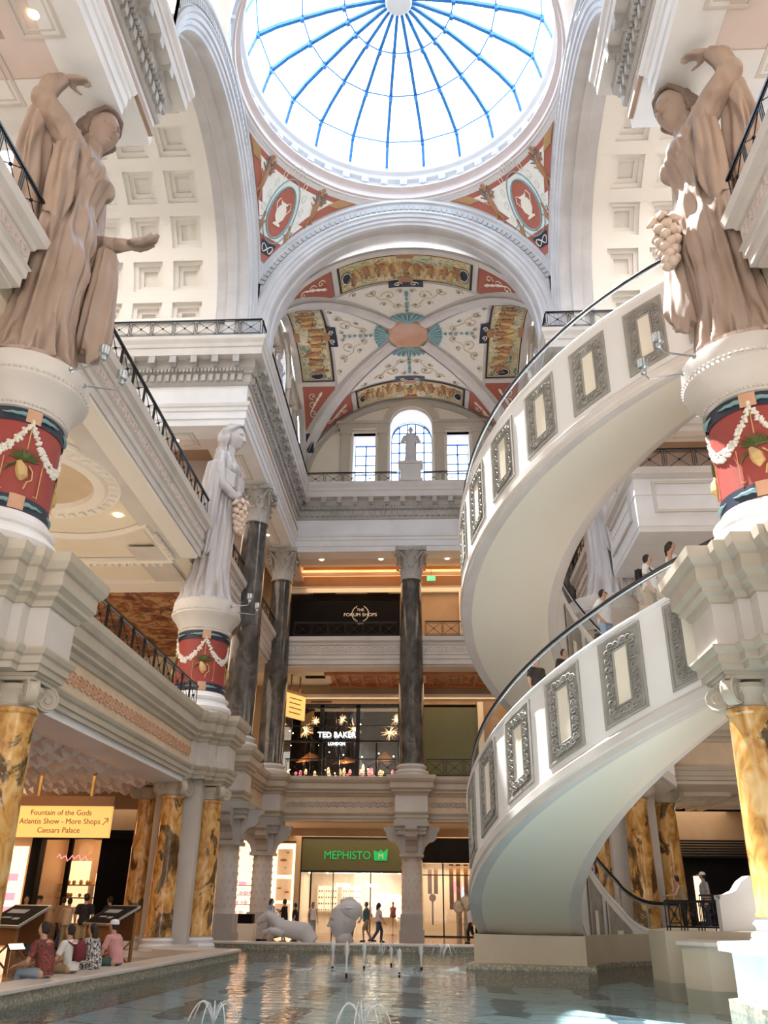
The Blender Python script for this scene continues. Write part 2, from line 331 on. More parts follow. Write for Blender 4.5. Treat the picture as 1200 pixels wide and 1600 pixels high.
# second floor entablature, breaking forward round the piers and under the columns
def pier(c, s=1):
    o = [(.62, 1.6), (.62, 1.27), (.98, 1.27), (.98, .9), (1.2, .9), (1.2, .62), (1.6, .62)]
    return [(-8+a, c-b) for a, b in o]+[(-8+a, c+b) for a, b in o[::-1]]
def blk(x, y, ax, h=.85, d=.75):
    return [(x, y-h), (x+d, y-h), (x+d, y+h), (x, y+h)] if ax == 'y' else [(x-h, y), (x-h, y-d), (x+h, y-d), (x+h, y)]
EH = [(-7.5, 4)]+[(-7.5, NP-1.6)]+pier(NP)+[(-7.5, NP+1.6), (-7.5, FP-1.6)]+pier(FP)+[(-7.5, FP+1.6), (-7.9, FP+1.6)]+blk(-7.9, 38.3, 'y')+[(-7.9, 45.9), (-6.95, 45.9), (-6.95, 46.9)]
PR = mirx(EH); kx = [i for i, q in enumerate(PR) if q == (7.5, FP-1.6)][0]; kn = [i for i, q in enumerate(PR) if q == (7.5, NP+1.6)][0]
E2 = EH+blk(0, 46.9, 'x')+PR[:kx+1]+[(8.6, FP-1.6), (18, FP-1.6)]; E2N = [(18, NP+1.7), (7.5, NP+1.7)]+PR[kn:]
ARCH2 = [(-1, 5.6), (0, 5.6), (0, 5.72), (.05, 5.74), (.05, 5.88), (.1, 5.92), (.14, 6.0), (.14, 6.04), (0, 6.06)]
CORN2 = [(0, 6.85), (.06, 6.87), (.1, 6.98), (.2, 7.04), (.2, 7.12), (.3, 7.22), (.3, 7.5), (.36, 7.54), (.44, 7.68), (.46, 7.86), (-.8, 7.86)]
struct('trim_7', MB().sweep(ARCH2, E2).sweep(CORN2, E2).sweep(ARCH2, E2N).sweep(CORN2, E2N), 'olive_stone')
struct('trim_8', MB().sweep([(-1, 6.06), (0, 6.06), (0, 6.85), (-1, 6.85)], E2).sweep([(-1, 6.06), (0, 6.06), (0, 6.85), (-1, 6.85)], E2N), 'frieze_tan')
pm = MB()
for s in (-1, 1):
    for c in (NP, FP):
        q = [(s*(-8+a), y) for a, y in [(x+8, yy) for x, yy in pier(c)]]
        q = q+[(s*-8.9, c+1.27), (s*-8.9, c-1.27)]; pm.poly([(x-s*.0+ s*-.0, y) for x, y in q], 6.062, 6.848)
        q2 = [(x-s*0.012*(-1), y) for x, y in q]
for c in (NP, FP):
    for s in (-1, 1):
        base = [(-8+(a+.012), c+b) for a, b in [(.62, -1.612), (.62, -1.282), (.98, -1.282), (.98, -.912), (1.2, -.912), (1.2, -.632), (1.6, -.632), (1.6, .632), (1.2, .632), (1.2, .912), (.98, .912), (.98, 1.282), (.62, 1.282), (.62, 1.612)]]
        base = base+[(-8.6, c+1.612), (-8.6, c-1.612)]
        pm.poly([(-s*x, y) if s > 0 else (x, y) for x, y in base], 6.05, 6.86)
for x, y in ((-7.525, 38.3), (7.525, 38.3)): pm.box(x-.39, x+.39, y-.86, y+.86, 6.05, 6.86)
pm.box(-.86, .86, 46.13, 46.9, 6.05, 6.86)
for s in (-1, 1): pm.box(s*8, s*6.93, 45.88, 46.92, 6.05, 6.86)
struct('trim_9', pm, 'stone')
# third floor balcony edge; it steps back behind each statue
def e3(c): return [(-8.05, c-1.25), (-9.2, c-1.25), (-9.2, c+1.1), (-8.05, c+1.1)]
E3 = [(-8.05, 4)]+e3(NP-.3)+e3(FP)+[(-8.05, 46.95)]; E3 = E3+mirx(E3)
T3 = [(-1.4, 14.0), (-.12, 14.0), (-.12, 14.1), (0, 14.12), (0, 14.38), (.06, 14.42), (.06, 14.62), (.12, 14.68), (.02, 14.72), (.02, 15.22), (.08, 15.24), (.12, 15.36), (.26, 15.46), (.3, 15.7), (-1.0, 15.7)]
RT3 = [(7.6 if False else 8.05, 46.95), (8.05, 32.8), (9.2, 32.8), (9.2, 31.2), (8.4, 31.2), (8.4, 26.6), (18, 26.6)]
E3L = [(-8.05, 4)]+e3(NP-.3)+e3(FP)+[(-8.05, 46.95)]+RT3
E3N = mirx([(-8.05, 4)]+e3(NP-.3)[:2])
struct('trim_10', MB().sweep(T3, E3L).sweep(T3, E3N), 'stone')
# scroll ornament on both bands
def scrolls(b, path, z, h, step, off, r=.016):
    def one(c, nn):
        d = Vector((-nn.y, nn.x))
        for sg in (1, -1):
            pts = []
            for i in range(11):
                a = i/10*2.6*PI; rr = h*.46*(1-.72*i/10); pts.append(Vector((c.x, c.y, z))+Vector((d.x, d.y, 0))*(sg*(step*.25)+sg*rr*Co(a))+Vector((0, 0, sg*rr*S(a))))
            b.tube(pts, r, 4)
        b.tube([Vector((c.x, c.y, z))+Vector((d.x, d.y, 0))*(step*k/8-step/2)+Vector((0, 0, h*.3*S(k/8*2*PI))) for k in range(9)], r*.9, 4)
    along(path, step, one, off, .15)
m = MB()
for p in (E3L, E3N): scrolls(m, p, 14.97, .42, .46, .03, .026)
struct('trim_11', m, 'pink_stone')
m = MB(); scrolls(m, [(-7.5, NP+1.9), (-7.5, FP-1.8)], 6.45, .42, .42, .01, .03); struct('trim_12', m, 'terracotta')
m = MB(); scrolls(m, [(-6.8, 46.9), (-.95, 46.9)], 6.45, .36, .44, .01, .026); scrolls(m, [(.95, 46.9), (6.8, 46.9)], 6.45, .36, .44, .01, .026); struct('trim_13', m, 'grey_stone')
# ground floor ceiling with raised triangular coffers and beams
m = MB()
for s in (-1, 1):
    for y in [18+1.3*k for k in range(12) if s < 0]:
        for x in [8.9+1.3*k for k in range(6)]:
            c = Vector((s*(x+.65), y+.65, 5.30)); q = [(s*x, y), (s*(x+1.3), y), (s*(x+1.3), y+1.3), (s*x, y+1.3)]
            for i in range(4):
                a, b2 = Vector((*q[i], 5.6)), Vector((*q[(i+1) % 4], 5.6)); mid = (a+b2)/2; t = (Vector((c.x, c.y, 5.6))-mid)*.86+mid
                a2, b3 = a.lerp(b2, .1), a.lerp(b2, .9); lo = Vector((0, 0, -.26))
                m.add([a2, b3, t, (a2+b3+t)/3+lo], [(0, 1, 3), (1, 2, 3), (2, 0, 3)])
    if s < 0: m.box(s*7.6, s*8.8, NP+1.2, FP-1.2, 5.42, 5.6)
struct('trim_14', m, 'white_stone')
# third floor underside: oculus and trays with cove mouldings, seen from the pool
for s in (-1,):
    m = MB()
    cx, cy = s*11.9, 23.4
    m.lathe([(2.0, 14.1), (2.05, 13.92), (2.4, 13.9), (2.5, 14.0), (2.9, 13.95), (3.0, 14.1)], 48, (cx, cy, 0))
    for k in range(40):
        a = 2*PI*k/40; m.obox((cx+2.68*Co(a), cy+2.68*S(a)), (Co(a), S(a)), .12, .09, 13.9, 14.0)
    p = [(s*9.3, 27.3), (s*9.3, 30.4), (s*15, 30.4), (s*15, 27.3)]
    arc = [(cx-s*2.6+s*5.2*k/12, 27.3+.9*(1-((k-6)/6)**2)-.0) for k in range(1, 12)]
    m.sweep([(0, 14.1), (0, 13.95), (.16, 13.9), (.22, 14.1)], p+arc[::-1] if True else p, closed=True)
    along([(s*9.3, 27.5), (s*9.3, 30.3)], .22, lambda c, nn: m.obox(c, nn, .09, .06, 13.84, 13.96), off=.25)
    along([(s*9.4, 30.4), (s*15, 30.4)], .3, lambda c, nn: m.obox(c, nn, .09, .07, 13.84, 13.96), off=.25)
    m.box(s*8.1, s*8.75, 17.3, 30.2, 13.98, 14.1); m.box(s*9.2, s*15.5, 32.9, 34, 13.92, 14.12)
    struct('trim_15', m, 'plaster')
    c = MB().lathe([(2.0, 14.1), (0, 14.104)], 40, (cx, cy, 0)); 
    struct('ceiling', c, 'tan')
    c = MB().box(s*9.6, s*14.7, 35, 44, 14.06, 14.11); c.box(s*9.2, s*15, 28.4, 30.2, 14.085, 14.11); struct('ceiling', MB().box(s*9.6, s*16, 34.4, 45, 14.06, 14.11), 'copper_ceiling')
m = MB().box(-5, -.8, 48.4, 51.5, 14.04, 14.11).box(.8, 7, 48.4, 51.5, 14.04, 14.11); struct('ceiling', m, 'copper_ceiling')
m = MB()
for k in range(14): m.box(-4.8+k*.85, -4.65+k*.85, 48.4, 51.5, 13.92, 14.04)
for y in (48.3, 51.5): m.box(-5.2, 7.2, y, y+.25, 13.85, 14.1)
struct('trim_16', m, 'copper')
# ------------------------------------------------------------------ crossing arches, pendentives, dome ring
def archmap(k):
    def f(r, a, d, e=0):
        t = r*Co(a); z = ZC+r*S(a)-e
        t = max(-A, min(A, t)); q = A+d
        return {0: (t, CY+q, z), 1: (-q, CY+t, z), 2: (q, CY+t, z)}[k]
    return f
AP = [(8.0, .0), (7.98, -.1), (7.8, -.12), (7.74, -.02), (7.68, 0), (7.3, 0), (7.26, -.08), (7.12, -.12), (7.06, -.04), (6.9, -.02), (6.86, .06), (6.72, .08), (6.66, .16), (6.55, .2), (6.5, .32), (6.5, .7), (6.4, .74), (6.4, 1.2), (6.5, 1.24), (6.5, 1.7)]
m = MB(); dm = MB(); NA = 56
for k in range(3):
    f = archmap(k); rows = [(0, .8)]+[(PI*i/NA, 0) for i in range(NA+1)]+[(PI, .8)]
    vs = [f(r, a, d, e) for a, e in rows for r, d in AP]; Pn = len(AP)
    m.add(vs, [(i*Pn+j, i*Pn+j+1, (i+1)*Pn+j+1, (i+1)*Pn+j) for i in range(len(rows)-1) for j in range(Pn-1)])
    for i in range(84):
        a0, a1 = PI*(i+.15)/84, PI*(i+.85)/84
        if abs(7.6*Co((a0+a1)/2)) > A: continue
        vs = [f(r, a, d) for d in (-.07, 0) for r, a in ((7.36, a0), (7.62, a0), (7.62, a1), (7.36, a1))]
        dm.add(vs, [(0, 1, 2, 3), (0, 1, 5, 4), (1, 2, 6, 5), (2, 3, 7, 6), (3, 0, 4, 7)])
struct('trim_17', m, 'arch_stone'); struct('trim_18', dm, 'grey_stone')
RS = math.sqrt(A*A+64)
ZT, ZB = ZC+math.sqrt(RS*RS-A*A), ZC+math.sqrt(RS*RS-2*A*A)
def pend(u, v, q, off=0, full=False):
    z = ZB+(ZT-ZB)*v; r = math.sqrt(max(.01, RS*RS-(z-ZC)**2)); g = math.acos(min(1, A/r)); ph = g+(PI/2-2*g)*u
    r -= off; ph += q*PI/2; return (r*Co(ph), CY+r*S(ph), z-off*.5)
def pendabs(x, v, q, off=.03):   # x metres off the axis of the corner
    z = ZB+(ZT-ZB)*v; r = math.sqrt(RS*RS-(z-ZC)**2); ph = PI/4+x/r+q*PI/2; r -= off
    return (r*Co(ph), CY+r*S(ph), z-off*.5)
for q in (0, 1):
    struct('ceiling', MB().grid(lambda u, v: pend(u, v, q), 24, 24), 'stone')
    o = MB().grid(lambda u, v: pend(.045+u*.91, .11+v*.83, q, .03), 24, 24).build('painted_border', 'paint_red', None, True); tag(o, kind='structure')
    rt = o
    b = MB()
    b.grid(lambda u, v: pend(.07+u*.86, .36+v*.25, q, .045), 20, 12).grid(lambda u, v: pend(.15+u*.7, .6+v*.30, q, .045), 20, 12)
    b.build('painted_field', 'paint_white', rt)
    b = MB().grid(lambda u, v: pend(.16+u*.68, .19+v*.13, q, .045), 8, 6); b.build('painted_corner', 'paint_blue', rt)
    b = MB()   # oval medallion, urn, ring of petals
    b.grid(lambda u, v: pendabs(.62*v*Co(2*PI*u), .62+.24*v*S(2*PI*u), q, .06), 28, 3, cu=True); b.build('painted_medallion', 'paint_red', rt)
    b = MB(); 
    for rr, sz in ((.62, .05), (.78, .03)):
        b.tube([pendabs(rr*Co(2*PI*i/28), .62+rr*.39*S(2*PI*i/28), q, .06) for i in range(28)], sz, 4, True)
    for sg in (-1, 1):
        b.tube([pendabs(sg*(.75+i*.12), .52-(i*.012), q, .06) for i in range(8)], .03, 4)
    b.build('painted_ring', 'paint_teal', rt)
    urn = [(0, .50), (.2, .50), (.2, .52), (.08, .53), (.24, .58), (.27, .63), (.20, .68), (.12, .69), (.22, .72), (0, .72)]
    b = MB(); n_ = len(urn); b.add([pendabs(sg*x, z, q, .08) for sg in (-1, 1) for x, z in urn], [(i, i+1, n_+i+1, n_+i) for i in range(n_-1)])
    for sg in (-1, 1): b.tube([pendabs(sg*x, z, q, .08) for x, z in ((.26, .63), (.4, .69), (.3, .74), (.16, .72))], .025, 4)
    for k in range(13):
        a = PI*(k/12*1.25-.125); c = (.98*Co(a), .62+.38*S(a)); b.tube([pendabs(c[0]+.09*Co(t), c[1]+.035*S(t), q, .06) for t in [i/6*2*PI for i in range(6)]], .02, 4, True)
    b.build('painted_urn', 'cream', rt)
    def putto(b, x, v, sc):
        pt = lambda dx, dv: pendabs(x+dx*sc, v+dv*sc*.4, q, .05)
        b.tube([pt(0, .5), pt(.02, .1), pt(-.05, -.2)], [.14*sc, .24*sc, .18*sc], 7); b.tube([pt(0, .6), pt(.02, .85)], [.16*sc, .15*sc], 7)
        for a in (((-.05, -.2), (-.3, -.5), (-.2, -.8)), ((0, -.2), (.2, -.5), (.05, -.8)), ((0, .4), (-.35, .3), (-.5, .6)), ((0, .4), (.3, .2), (.5, .3))): b.tube([pt(*p) for p in a], [.12*sc, .09*sc, .05*sc], 6)
    b = MB()
    for x, v, sc in ((-1.55, .76, .62), (1.55, .76, .62), (-.75, .42, .42), (.75, .42, .42)): putto(b, x, v, sc)
    b.build('painted_cherubs', 'paint_brown', rt)
    b = MB()
    for x, v, sc in ((-1.55, .76, .5), (1.55, .76, .5)):
        for sg in (-1, 1):
            for k in range(3): b.tube([pendabs(x, v+.08, q, .05), pendabs(x+sg*(.2+.09*k), v+.12+.035*(2-k), q, .05)], [.08, .03], 5)
    b.build('painted_wings', 'statue_dark', rt)
    b = MB()    # red shells at the narrow ends
    for sg in (0, 1):
        for k in range(9):
            uu = (.0+.0*k); 
            b.tube([pend((1-t) if sg else t, .95-.07*k/9-.02, q, .05) for t in (.06, .16)], .02, 4)
    b.build('painted_shell', 'paint_gold', rt)
    b = MB().tube([pend(.5+(.30)*math.cos(t), .25+.04*math.sin(t*2), q, .06) for t in [i/16*2*PI for i in range(17)]], .03, 4); b.build('painted_knot', 'cream', rt)
# moulded edge of the pendentive and the drum cornice of the dome
m = MB()
m.lathe([(A+.02, ZT-.06), (A+.0, ZT+.02), (A-.1, ZT+.06), (A-.12, ZT+.2), (A, ZT+.22), (A, ZT+.45), (A-.06, ZT+.5), (A-.3, ZT+.62), (A-.3, ZT+.7)], 96, (0, CY, 0))
struct('trim_19', m, 'pink_stone', smooth=False)
m = MB().lathe([(7.3, 34.3), (7.3, 34.62), (7.46, 34.7), (7.5, 34.95), (7.36, 35.0), (7.3, 35.1), (7.28, 35.55), (7.05, 35.6), (6.98, 35.75), (6.8, 35.85), (6.74, 36.0), (6.8, 36.2), (8.6, 36.2), (8.6, 34.3)], 96, (0, CY, 0))
struct('trim_20', m, 'white_stone')
m = MB()
for k in range(44):
    a = 2*PI*k/44; m.obox((7.12*Co(a), CY+7.12*S(a)), (Co(a), S(a)), .20, .13, 35.3, 35.58); m.obox((7.0*Co(a), CY+7.0*S(a)), (Co(a), S(a)), .05, .17, 35.2, 35.58)
struct('trim_21', m, 'white_stone')
# roof slabs hiding the outside above the arches
m = MB()
def sqhole(u, v):
    a = 2*PI*u; k = 7.3+( 9.5/max(abs(Co(a)), abs(S(a)))-7.3)*v; return (k*Co(a), CY+k*S(a), 34.5)
struct('ceiling', MB().grid(sqhole, 96, 1, cu=True), 'stone')
# the arm behind the camera: side walls, roof and end wall
m = MB().box(-9, 9, -14, 17.3, 34, 34.3).box(-22, 22, -14.4, -14, 0, 34.3).box(-22, 22, -14, 4, -.4, 0)
struct('ceiling', m, 'plaster')
m = MB()
for s in (-1, 1): m.box(s*9, s*9.3, -14, 17.3, 22.3, 34).box(s*9, s*9.3, 31.9, 60, 31.5, 33).box(s*18.41, s*18.6, -14, 60, 0, 26).box(s*18, s*18.4, CY-7.2, CY+7.2, 26, 33.5)
struct('wall_arm', m, 'plaster')
# ------------------------------------------------------------------ dome skylight
dome = empty('skylight_dome', (0, CY, 36.2), 0, 'large round glass skylight dome with blue steel ribs meeting at a hub', 'skylight')
DR = [(6.76, 0.0), (6.62, .6), (6.4, 1.35), (5.6, 1.85), (4.42, 2.3), (3.4, 2.65), (2.5, 2.9), (1.2, 3.15), (.4, 3.22)]
rib = None
for k in range(22):
    a = R(97.3+360/22*k)
    mbr = MB()
    if rib is None:
        pr = [Vector((r, 0, z)) for r, z in DR]
        for i in range(len(pr)-1):
            p, q = pr[i], pr[i+1]; w_ = .075; h = .26*(1-i/14)
            mbr.add([p+Vector((0, -w_, -h)), p+Vector((0, w_, -h)), p+Vector((0, w_, 0)), p+Vector((0, -w_, 0)), q+Vector((0, -w_, -h)), q+Vector((0, w_, -h)), q+Vector((0, w_, 0)), q+Vector((0, -w_, 0))],
                    [(0, 1, 5, 4), (1, 2, 6, 5), (2, 3, 7, 6), (3, 0, 4, 7), (0, 3, 2, 1), (4, 5, 6, 7)])
        for r, z in ((6.4, 1.35), (4.42, 2.3), (2.5, 2.9)): mbr.box(r-.09, r+.09, -.09, .09, z-.3, z+.02)
        rib = mbr.build('rib', 'blue_steel', dome); o = rib
    else:
        o = rib.copy(); col.objects.link(o); o.parent = dome
    o.rotation_euler.z = a
for r, z in ((6.4, 1.3), (4.42, 2.25), (2.5, 2.85)):
    MB().tube([(r*Co(R(97.3+360/22*k)), r*S(R(97.3+360/22*k)), z) for k in range(22)], .035, 6, True).build('ring_bar', 'blue_steel', dome)
MB().lathe([(0, 2.8), (.55, 2.8), (.62, 2.9), (.62, 3.2), (0, 3.3)], 22).build('hub', 'grey_stone', dome)
MB().lathe([(r, z+.02) for r, z in DR], 88).build('glass', 'dome_glass', dome, True)
# ------------------------------------------------------------------ coffered barrel vaults of the side arms
for s in (-1, 1):
    def bv(x, ang, d): r = 6.5+d; return (s*x, CY+r*Co(ang), ZC+r*S(ang))
    m = MB(); da = R(17.9); a_c = [R(4.6)+da*k for k in range(10)]
    def cell(x0, x1, a0, a1, xc, ac, hx, ha):
        if not xc: m.grid(lambda u, v: bv(x0+(x1-x0)*u, a0+(a1-a0)*v, 0), 1, 3); return
        lv = [(x0, x1, a0, a1, 0)]; q = [(1, 0), (1, .2), (.74, .2), (.74, .38), (.48, .38), (.48, .56)]
        rings = [[(x0, a0), (x1, a0), (x1, a1), (x0, a1)]]; ds = [0]
        for k, d in q: rings.append([(xc-hx*k, ac-ha*k), (xc+hx*k, ac-ha*k), (xc+hx*k, ac+ha*k), (xc-hx*k, ac+ha*k)]); ds.append(d)
        def fine(rg, d):
            o = []
            for j in range(4):
                p, q_ = rg[j], rg[(j+1) % 4]
                for e in range(6): o.append(bv(p[0]+(q_[0]-p[0])*e/6, p[1]+(q_[1]-p[1])*e/6, d))
            return o
        for i in range(len(rings)-1):
            m.add(fine(rings[i], ds[i])+fine(rings[i+1], ds[i+1]), [(j, (j+1) % 24, 24+(j+1) % 24, 24+j) for j in range(24)])
        m.add([bv(x, a, ds[-1]) for x, a in rings[-1]], [(0, 1, 2, 3)])
    xs = [10.25+1.93*k for k in range(4)]
    m.grid(lambda u, v: bv(8.8+(xs[0]-.965-8.8)*u, PI*v, 0), 1, 56).grid(lambda u, v: bv(7.9+1.9*u, -.1+(PI+.2)*v, .6), 1, 56)  # second grid: unseen backing shell added to stop sky light leaking in
    for xc in xs:
        for ac in a_c: cell(xc-.965, xc+.965, ac-da/2, ac+da/2, xc, ac, .71, R(6.35))
        m.grid(lambda u, v: bv(xc-.965+1.93*u, -.1+(.1+a_c[0]-da/2)*v if False else PI-.16+.2*v, 0), 1, 2)
    struct('ceiling', m, 'plaster')
    m = MB().box(s*8.82, s*18, CY+6.5, CY+7.2, 25.3, 26.6).box(s*8.82, s*18, CY-7.2, CY-6.5, 25.3, 26.6); struct('wall_far_arm', m, 'plaster')
# ------------------------------------------------------------------ far arm: groin vault, ribs, frescoes
VY, VA, VB, VZ = 40.2, 7.2, 6.4, 25.9
def vf(t): return VZ+VB*math.sqrt(max(0, 1-(min(abs(t), VA)/VA)**2))
def vp(comp, sx, t, off=0):
    # comp 0 near, 1 far, 2 left, 3 right; t from centre to the wall, sx across
    z = vf(sx)-off; dx = min(abs(sx), VA*.97)/VA; nx = dx*off*.9*(1 if sx > 0 else -1)*-1
    sx = sx+nx
    return {0: (sx, VY-t, z), 1: (sx, VY+t, z), 2: (-t, VY+sx, z), 3: (t, VY+sx, z)}[comp]
m = MB()
for c in range(4):
    m.grid(lambda u, v: vp(c, (2*u-1)*VA*math.sin(PI/2*v), VA*math.sin(PI/2*v)), 28, 20)
struct('ceiling', m, 'stone')
def patch(comp, t0, t1, s0, s1, off, nu=24, nv=6, name='painted_panel', mat='fresco', par=None):
    b = MB(); b.grid(lambda u, v: vp(comp, (s0(t0+(t1-t0)*v)+(s1(t0+(t1-t0)*v)-s0(t0+(t1-t0)*v))*u), t0+(t1-t0)*v, off), nu, nv)
    return b.build(name, mat, par, True)
for c in range(4):
    lim = lambda t: max(.02, t-.75)
    root = patch(c, 1.3, 4.55, lambda t: -lim(t), lambda t: lim(t), .05, 20, 10, 'painted_vault_field', 'paint_white'); tag(root, kind='structure')
    W_ = 3.55
    patch(c, 4.72, 6.78, lambda t: -W_, lambda t: W_, .05, 30, 6, 'painted_border', 'paint_blue', root)
    patch(c, 4.90, 6.62, lambda t: -W_+.17, lambda t: W_-.17, .075, 30, 6, 'painted_scene', 'fresco', root)
    b = MB()
    for t in (4.86, 6.66): b.tube([vp(c, -W_+.13+(2*W_-.26)*i/24, t, .08) for i in range(25)], .035, 4)
    for sg in (-1, 1): b.tube([vp(c, sg*(W_-.13), 4.86+1.8*i/4, .08) for i in range(5)], .035, 4)
    b.build('gilt_line', 'paint_gold', root)
    # figures of the scene
    rnd = random.Random(3+c); b = MB(); b2 = MB()
    for k in range(17):
        x = -W_+.75+(2*W_-1.5)*k/16; t = 5.72+rnd.uniform(-.25, .25); q = lambda dx, dt: vp(c, x+dx, t-dt, .10)
        tgt = b if k % 2 else b2; ln = rnd.uniform(-.22, .22)
        tgt.tube([q(0, .35), q(ln*.5, .0), q(ln, -.3)], [.10, .17, .12], 6); tgt.tube([q(0, .42), q(-ln*.3, .58)], [.09, .09], 6)
        for _ in range(3): tgt.tube([q(ln*rnd.random(), rnd.uniform(-.3, .3)), q(rnd.uniform(-.45, .45), rnd.uniform(-.5, .5)), q(rnd.uniform(-.5, .5), rnd.uniform(-.6, .6))], [.07, .05, .03], 5)
    b.build('painted_figures', 'paint_gold', root); b2.build('painted_figures', 'paint_brown', root)
    b = MB()
    for sg in (-1, 1): b.grid(lambda u, v: vp(c, sg*(W_-.42)+.30*v*Co(2*PI*u), 5.75+.5*v*S(2*PI*u), .10), 14, 2, cu=True)
    b.grid(lambda u, v: vp(c, -.95+1.9*u, 4.25+.55*v, .09), 8, 3); b.build('painted_cartouche', 'paint_blue', root)
    b = MB()
    for sg in (-1, 1):
        b.tube([vp(c, sg*(W_-.42)+.24*Co(a), 5.75+.42*S(a), .12) for a in [i/14*2*PI for i in range(14)]], .03, 4, True)
        b.tube([vp(c, sg*.45+.25*(1-i/14)*Co(i/14*9), 4.52+.18*(1-i/14)*S(i/14*9), .12) for i in range(15)], .03, 4)
    b.build('painted_scroll', 'cream', root)
    b = MB(); b.grid(lambda u, v: vp(c, -.4+.8*u, 4.66+.42*v, .12), 4, 3).grid(lambda u, v: vp(c, -.45+.9*u, 6.5+.3*v, .12), 4, 3); b.build('painted_mask', 'paint_brown', root)
    # arabesques on the white field
    b = MB(); b2 = MB()
    for sg in (-1, 1):
        for cx, ct, r_, tn in ((1.0, 3.6, .42, 1), (1.9, 4.05, .34, -1), (.5, 2.7, .28, -1), (2.9, 4.3, .22, 1), (.35, 3.9, .2, 1), (1.3, 2.95, .2, 1)):
            b.tube([vp(c, sg*(cx+r_*(1-i/16)*Co(i/16*8)), ct+tn*r_*(1-i/16)*S(i/16*8), .075) for i in range(17)], .022, 4)
            b2.ball(vp(c, sg*cx, ct, .08), .08, 6, 4)
        b.tube([vp(c, sg*(.05+i*.18), 2.4+.14*i+.12*S(i*1.4), .075) for i in range(13)], .018, 4)
    for i in range(6): b2.tube([vp(c, 0, 2.1+.32*i, .08), vp(c, 0, 2.28+.32*i, .08)], [.03+.05*(i % 3), .12-.03*(i % 2)], 5)
    b.build('painted_arabesque', 'paint_gold', root); b2.build('painted_arabesque', 'paint_teal', root)
    # red corner panels beside the scene
    for sg in (-1, 1):
        e = lambda t: sg*(W_+.3); g = lambda t: sg*max(W_+.35, t-.72)
        o = patch(c, 4.75, 6.8, e, g, .05, 8, 8, 'painted_corner_panel', 'paint_red', root)
        b = MB()
        for i in range(3): b.tube([vp(c, sg*(4.4+i*.45)+.2*(1-k/9)*Co(k*.9), 6.2-.0*i+.28*(1-k/9)*S(k*.9), .08) for k in range(10)], .03, 4)
        b.tube([vp(c, sg*(4.2+i*.13), 5.6+.1*i, .08) for i in range(9)], [.05, .1, .05, .09, .04, .08, .05, .04, .02], 5)
        b.build('painted_scroll', 'cream', root)
        patch(c, 6.3, 6.8, lambda t: sg*6.15, lambda t: sg*6.75, .06, 3, 3, 'painted_tip', 'paint_blue', root)
# diagonal ribs, wall ribs, central medallion
m = MB()
for sx, sy in ((1, 1), (1, -1), (-1, 1), (-1, -1)):
    def rp(u, v):
        t = (.9+(VA-.9)*v); wd = (u-.5)*.72; e = .14*(1-abs(2*u-1)**4); nx, ny = sx, -sy
        return (sx*t+nx*wd*.7, VY+sy*t+ny*wd*.7, vf(t)-.05-e)
    m.grid(rp, 6, 26)
for c in range(4): m.grid(lambda u, v: vp(c, (2*u-1)*VA*.995, 6.84+.36*v, .16), 40, 2); 
for c in range(4):
    for sg in (-1, 1): m.grid(lambda u, v: vp(c, sg*(W_+.02+.26*u), 4.7+2.1*v, .09), 3, 6)
struct('trim_23', m, 'stone', smooth=True)
o = MB().lathe([(1.25, 0), (1.2, -.12), (1.0, -.14), (.95, -.08), (.0, -.08)], 40).build('ceiling_medallion', 'terracotta', None, True); o.location = (0, VY, vf(0)-.02); o.scale = (1, 1, 1)
tag(o, kind='structure')
b = MB()
for k in range(4):
    for j in range(7):
        a = PI/2*k+(j-3)*.16; b.tube([(1.2*Co(PI/2*k)*.9, 1.2*S(PI/2*k)*.9, -.1), (2.0*Co(a), 2.0*S(a), -.12)], [.04, .13], 5)
b.build('painted_shell', 'paint_teal', o)
